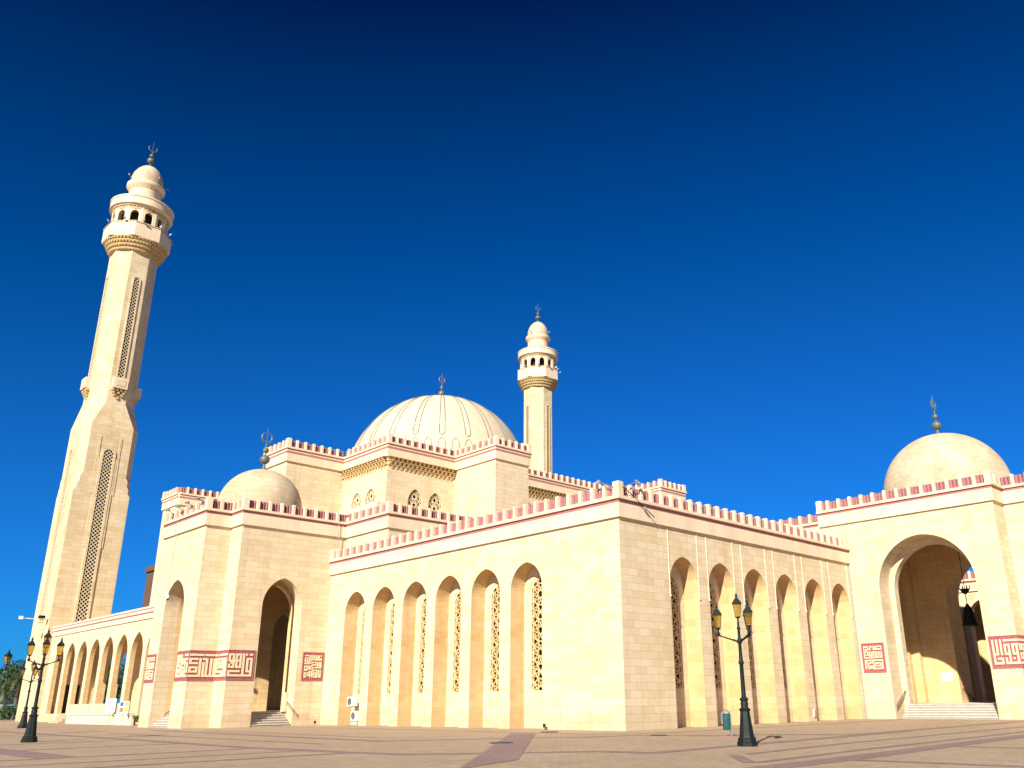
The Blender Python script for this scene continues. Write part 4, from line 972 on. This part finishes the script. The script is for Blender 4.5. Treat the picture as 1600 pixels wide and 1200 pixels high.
# ------------------------------------------------------------------ planting, fence and far block
def palm_mesh():
    t = thing_local('palm_tree', '', 'palm tree', 'date palms beyond the mosque')
    pr = []
    for k in range(34):
        z = 5.2*k/33; pr.append((0.27-0.05*z/5.2+0.03*(k % 2), z))
    MB().lathe(pr, 12).build('trunk', BARK, t)
    rnd = random.Random(3); c = MB()
    for i in range(46):
        az = rnd.uniform(0, 2*pi); el = rnd.uniform(-0.55, 1.25); Lf = rnd.uniform(2.6, 3.5); spine = []
        p = Vector((0, 0, 5.15)); e = el
        for k in range(13):
            spine.append(p.copy()); p = p+Vector((cos(az)*cos(e), sin(az)*cos(e), sin(e)))*(Lf/12); e -= 0.10+0.03*k*0.35
        c.tube(spine, [0.035*(1-k/14) for k in range(13)], 4)
        side = Vector((-sin(az), cos(az), 0))
        for k in range(2, 13):
            d = (spine[k]-spine[k-1]).normalized(); ll = 0.55*sin(pi*(k+1)/15)+0.12; upv = side.cross(d)
            for s in (-1, 1):
                for h in (0, 0.5):
                    b = spine[k-1].lerp(spine[k], h); tip = b+d*ll*0.62+side*s*ll*0.75+upv*(0.22*ll*rnd.uniform(-1, .6)); wv = d*0.035
                    c.quad(b-wv, b+wv, tip)
    c.build('crown', LEAF, t, recalc=False)
    return t
pm = palm_mesh()
PL = [(-0.9, 122, 0, 1.02, 'date palm at the left picture edge beside the minaret foot'), (3.4, 132, 1.0, 1.25, 'date palm leaning close behind the minaret foot at the far left'), (-3.4, 117.5, 2.0, 0.72, 'shorter date palm in front at the left picture edge'),
      (19.5, 128, 0.6, 1.45, 'date palm seen through the right of the two open colonnade arches'), (15.0, 131, 2.4, 1.4, 'date palm seen through the left of the two open colonnade arches')]
for i, (x, y, r, s, lab) in enumerate(PL): place(pm if i == 0 else copy_tree(pm), (x, y, 0), r, s, lab)

def bushy(name, label, cat, x, y, h, rad, n, leaf, seed, trunk=True, z0=0.0, grp=None):
    t = thing(name, (x, y, 0), label, cat, grp); rnd = random.Random(seed); c = MB()
    lobes = [(rnd.uniform(-.6, .6)*rad, rnd.uniform(-.6, .6)*rad, z0+h*rnd.uniform(.35, .85), rad*rnd.uniform(.4, .62)) for _ in range(9)]
    for _ in range(n):
        lx, ly, lz, lr = rnd.choice(lobes); v = Vector((rnd.gauss(0, 1), rnd.gauss(0, 1), rnd.gauss(0, 1))).normalized()*lr*rnd.uniform(.55, 1.05)**.6
        p = Vector((x+lx, y+ly, lz))+v
        if p.z < 0.05: continue
        a = Vector((rnd.gauss(0, 1), rnd.gauss(0, 1), rnd.gauss(0, 1))).normalized(); b = a.orthogonal().normalized(); q = a.cross(b)
        s = leaf*rnd.uniform(.6, 1.3); c.quad(p-b*s, p-q*s*.5, p+b*s, p+q*s*.5)
    c.build('crown' if trunk else 'foliage', LEAF2, t, recalc=False)
    if trunk:
        tr = MB(); tr.tube([(x, y, 0), (x+.1, y, h*.3), (x-.05, y+.1, h*.6)], [.22, .17, .08], 8)
        for lx, ly, lz, lr in lobes[:6]: tr.tube([(x+.05, y, h*.35), (x+lx*.5, y+ly*.5, lz*.75), (x+lx, y+ly, lz)], [.1, .07, .03], 6)
        tr.build('trunk', BARK, t)
bushy('leafy_tree', 'dense dark leafy tree behind the two open colonnade arches', 'tree', 12.5, 124, 9, 4.0, 5200, .2, 11)
bushy('leafy_tree', 'broad leafy tree behind the palms at the far left', 'tree', 5.0, 145, 10, 5.0, 5200, .24, 12)
bushy('leafy_tree', 'second leafy tree behind the colonnade, right of the dense one', 'tree', 22, 137, 10, 4.5, 5200, .22, 13)
bushy('shrub', 'low dark hedge shrub along the white fence at the left picture edge', 'shrub', -2.6, 116, 1.5, 1.9, 2600, .11, 14, False)
bushy('shrub', 'dry brown potted shrub between ramp wall and pavilion', 'shrub', -8.9, 49.6, 1.0, 0.45, 500, .06, 15, False)
def fence():
    t = thing('white_fence', (0, 119, 0), 'low white picket fence beneath the palms at the left edge', 'fence')
    for k in range(14):
        x = -9+1.2*k; MB().box(x-.12, x+.12, 118.9, 119.15, 0, 2.3).build('post', WHITE, t)
    r = MB()
    for z in (0.5, 1.95): r.box(-9, 7, 118.98, 119.06, z, z+.12)
    for k in range(64): r.box(-8.9+.25*k, -8.8+.25*k, 118.99, 119.05, 0.3, 2.1)
    r.build('picket_panel', WHITE, t)
fence()
def far_block():
    t = thing('distant_building', (28, 152, 0), 'distant dark brown building peeping out behind the entrance pavilion', 'building')
    MB().box(30.6, 50, 150, 166, 0, 29.6).build('wall', BROWN, t)
    MB().box(30.2, 50.4, 149.6, 166.4, 29.6, 30.8).build('roof_edge', BROWN, t)
    w_ = MB()
    for k in range(7):
        for j in range(5): w_.box(33.2+2.4*k, 34.6+2.4*k, 149.96, 149.99, 4+4.6*j, 6.6+4.6*j)
    w_.build('window', DARK, t)
far_block()
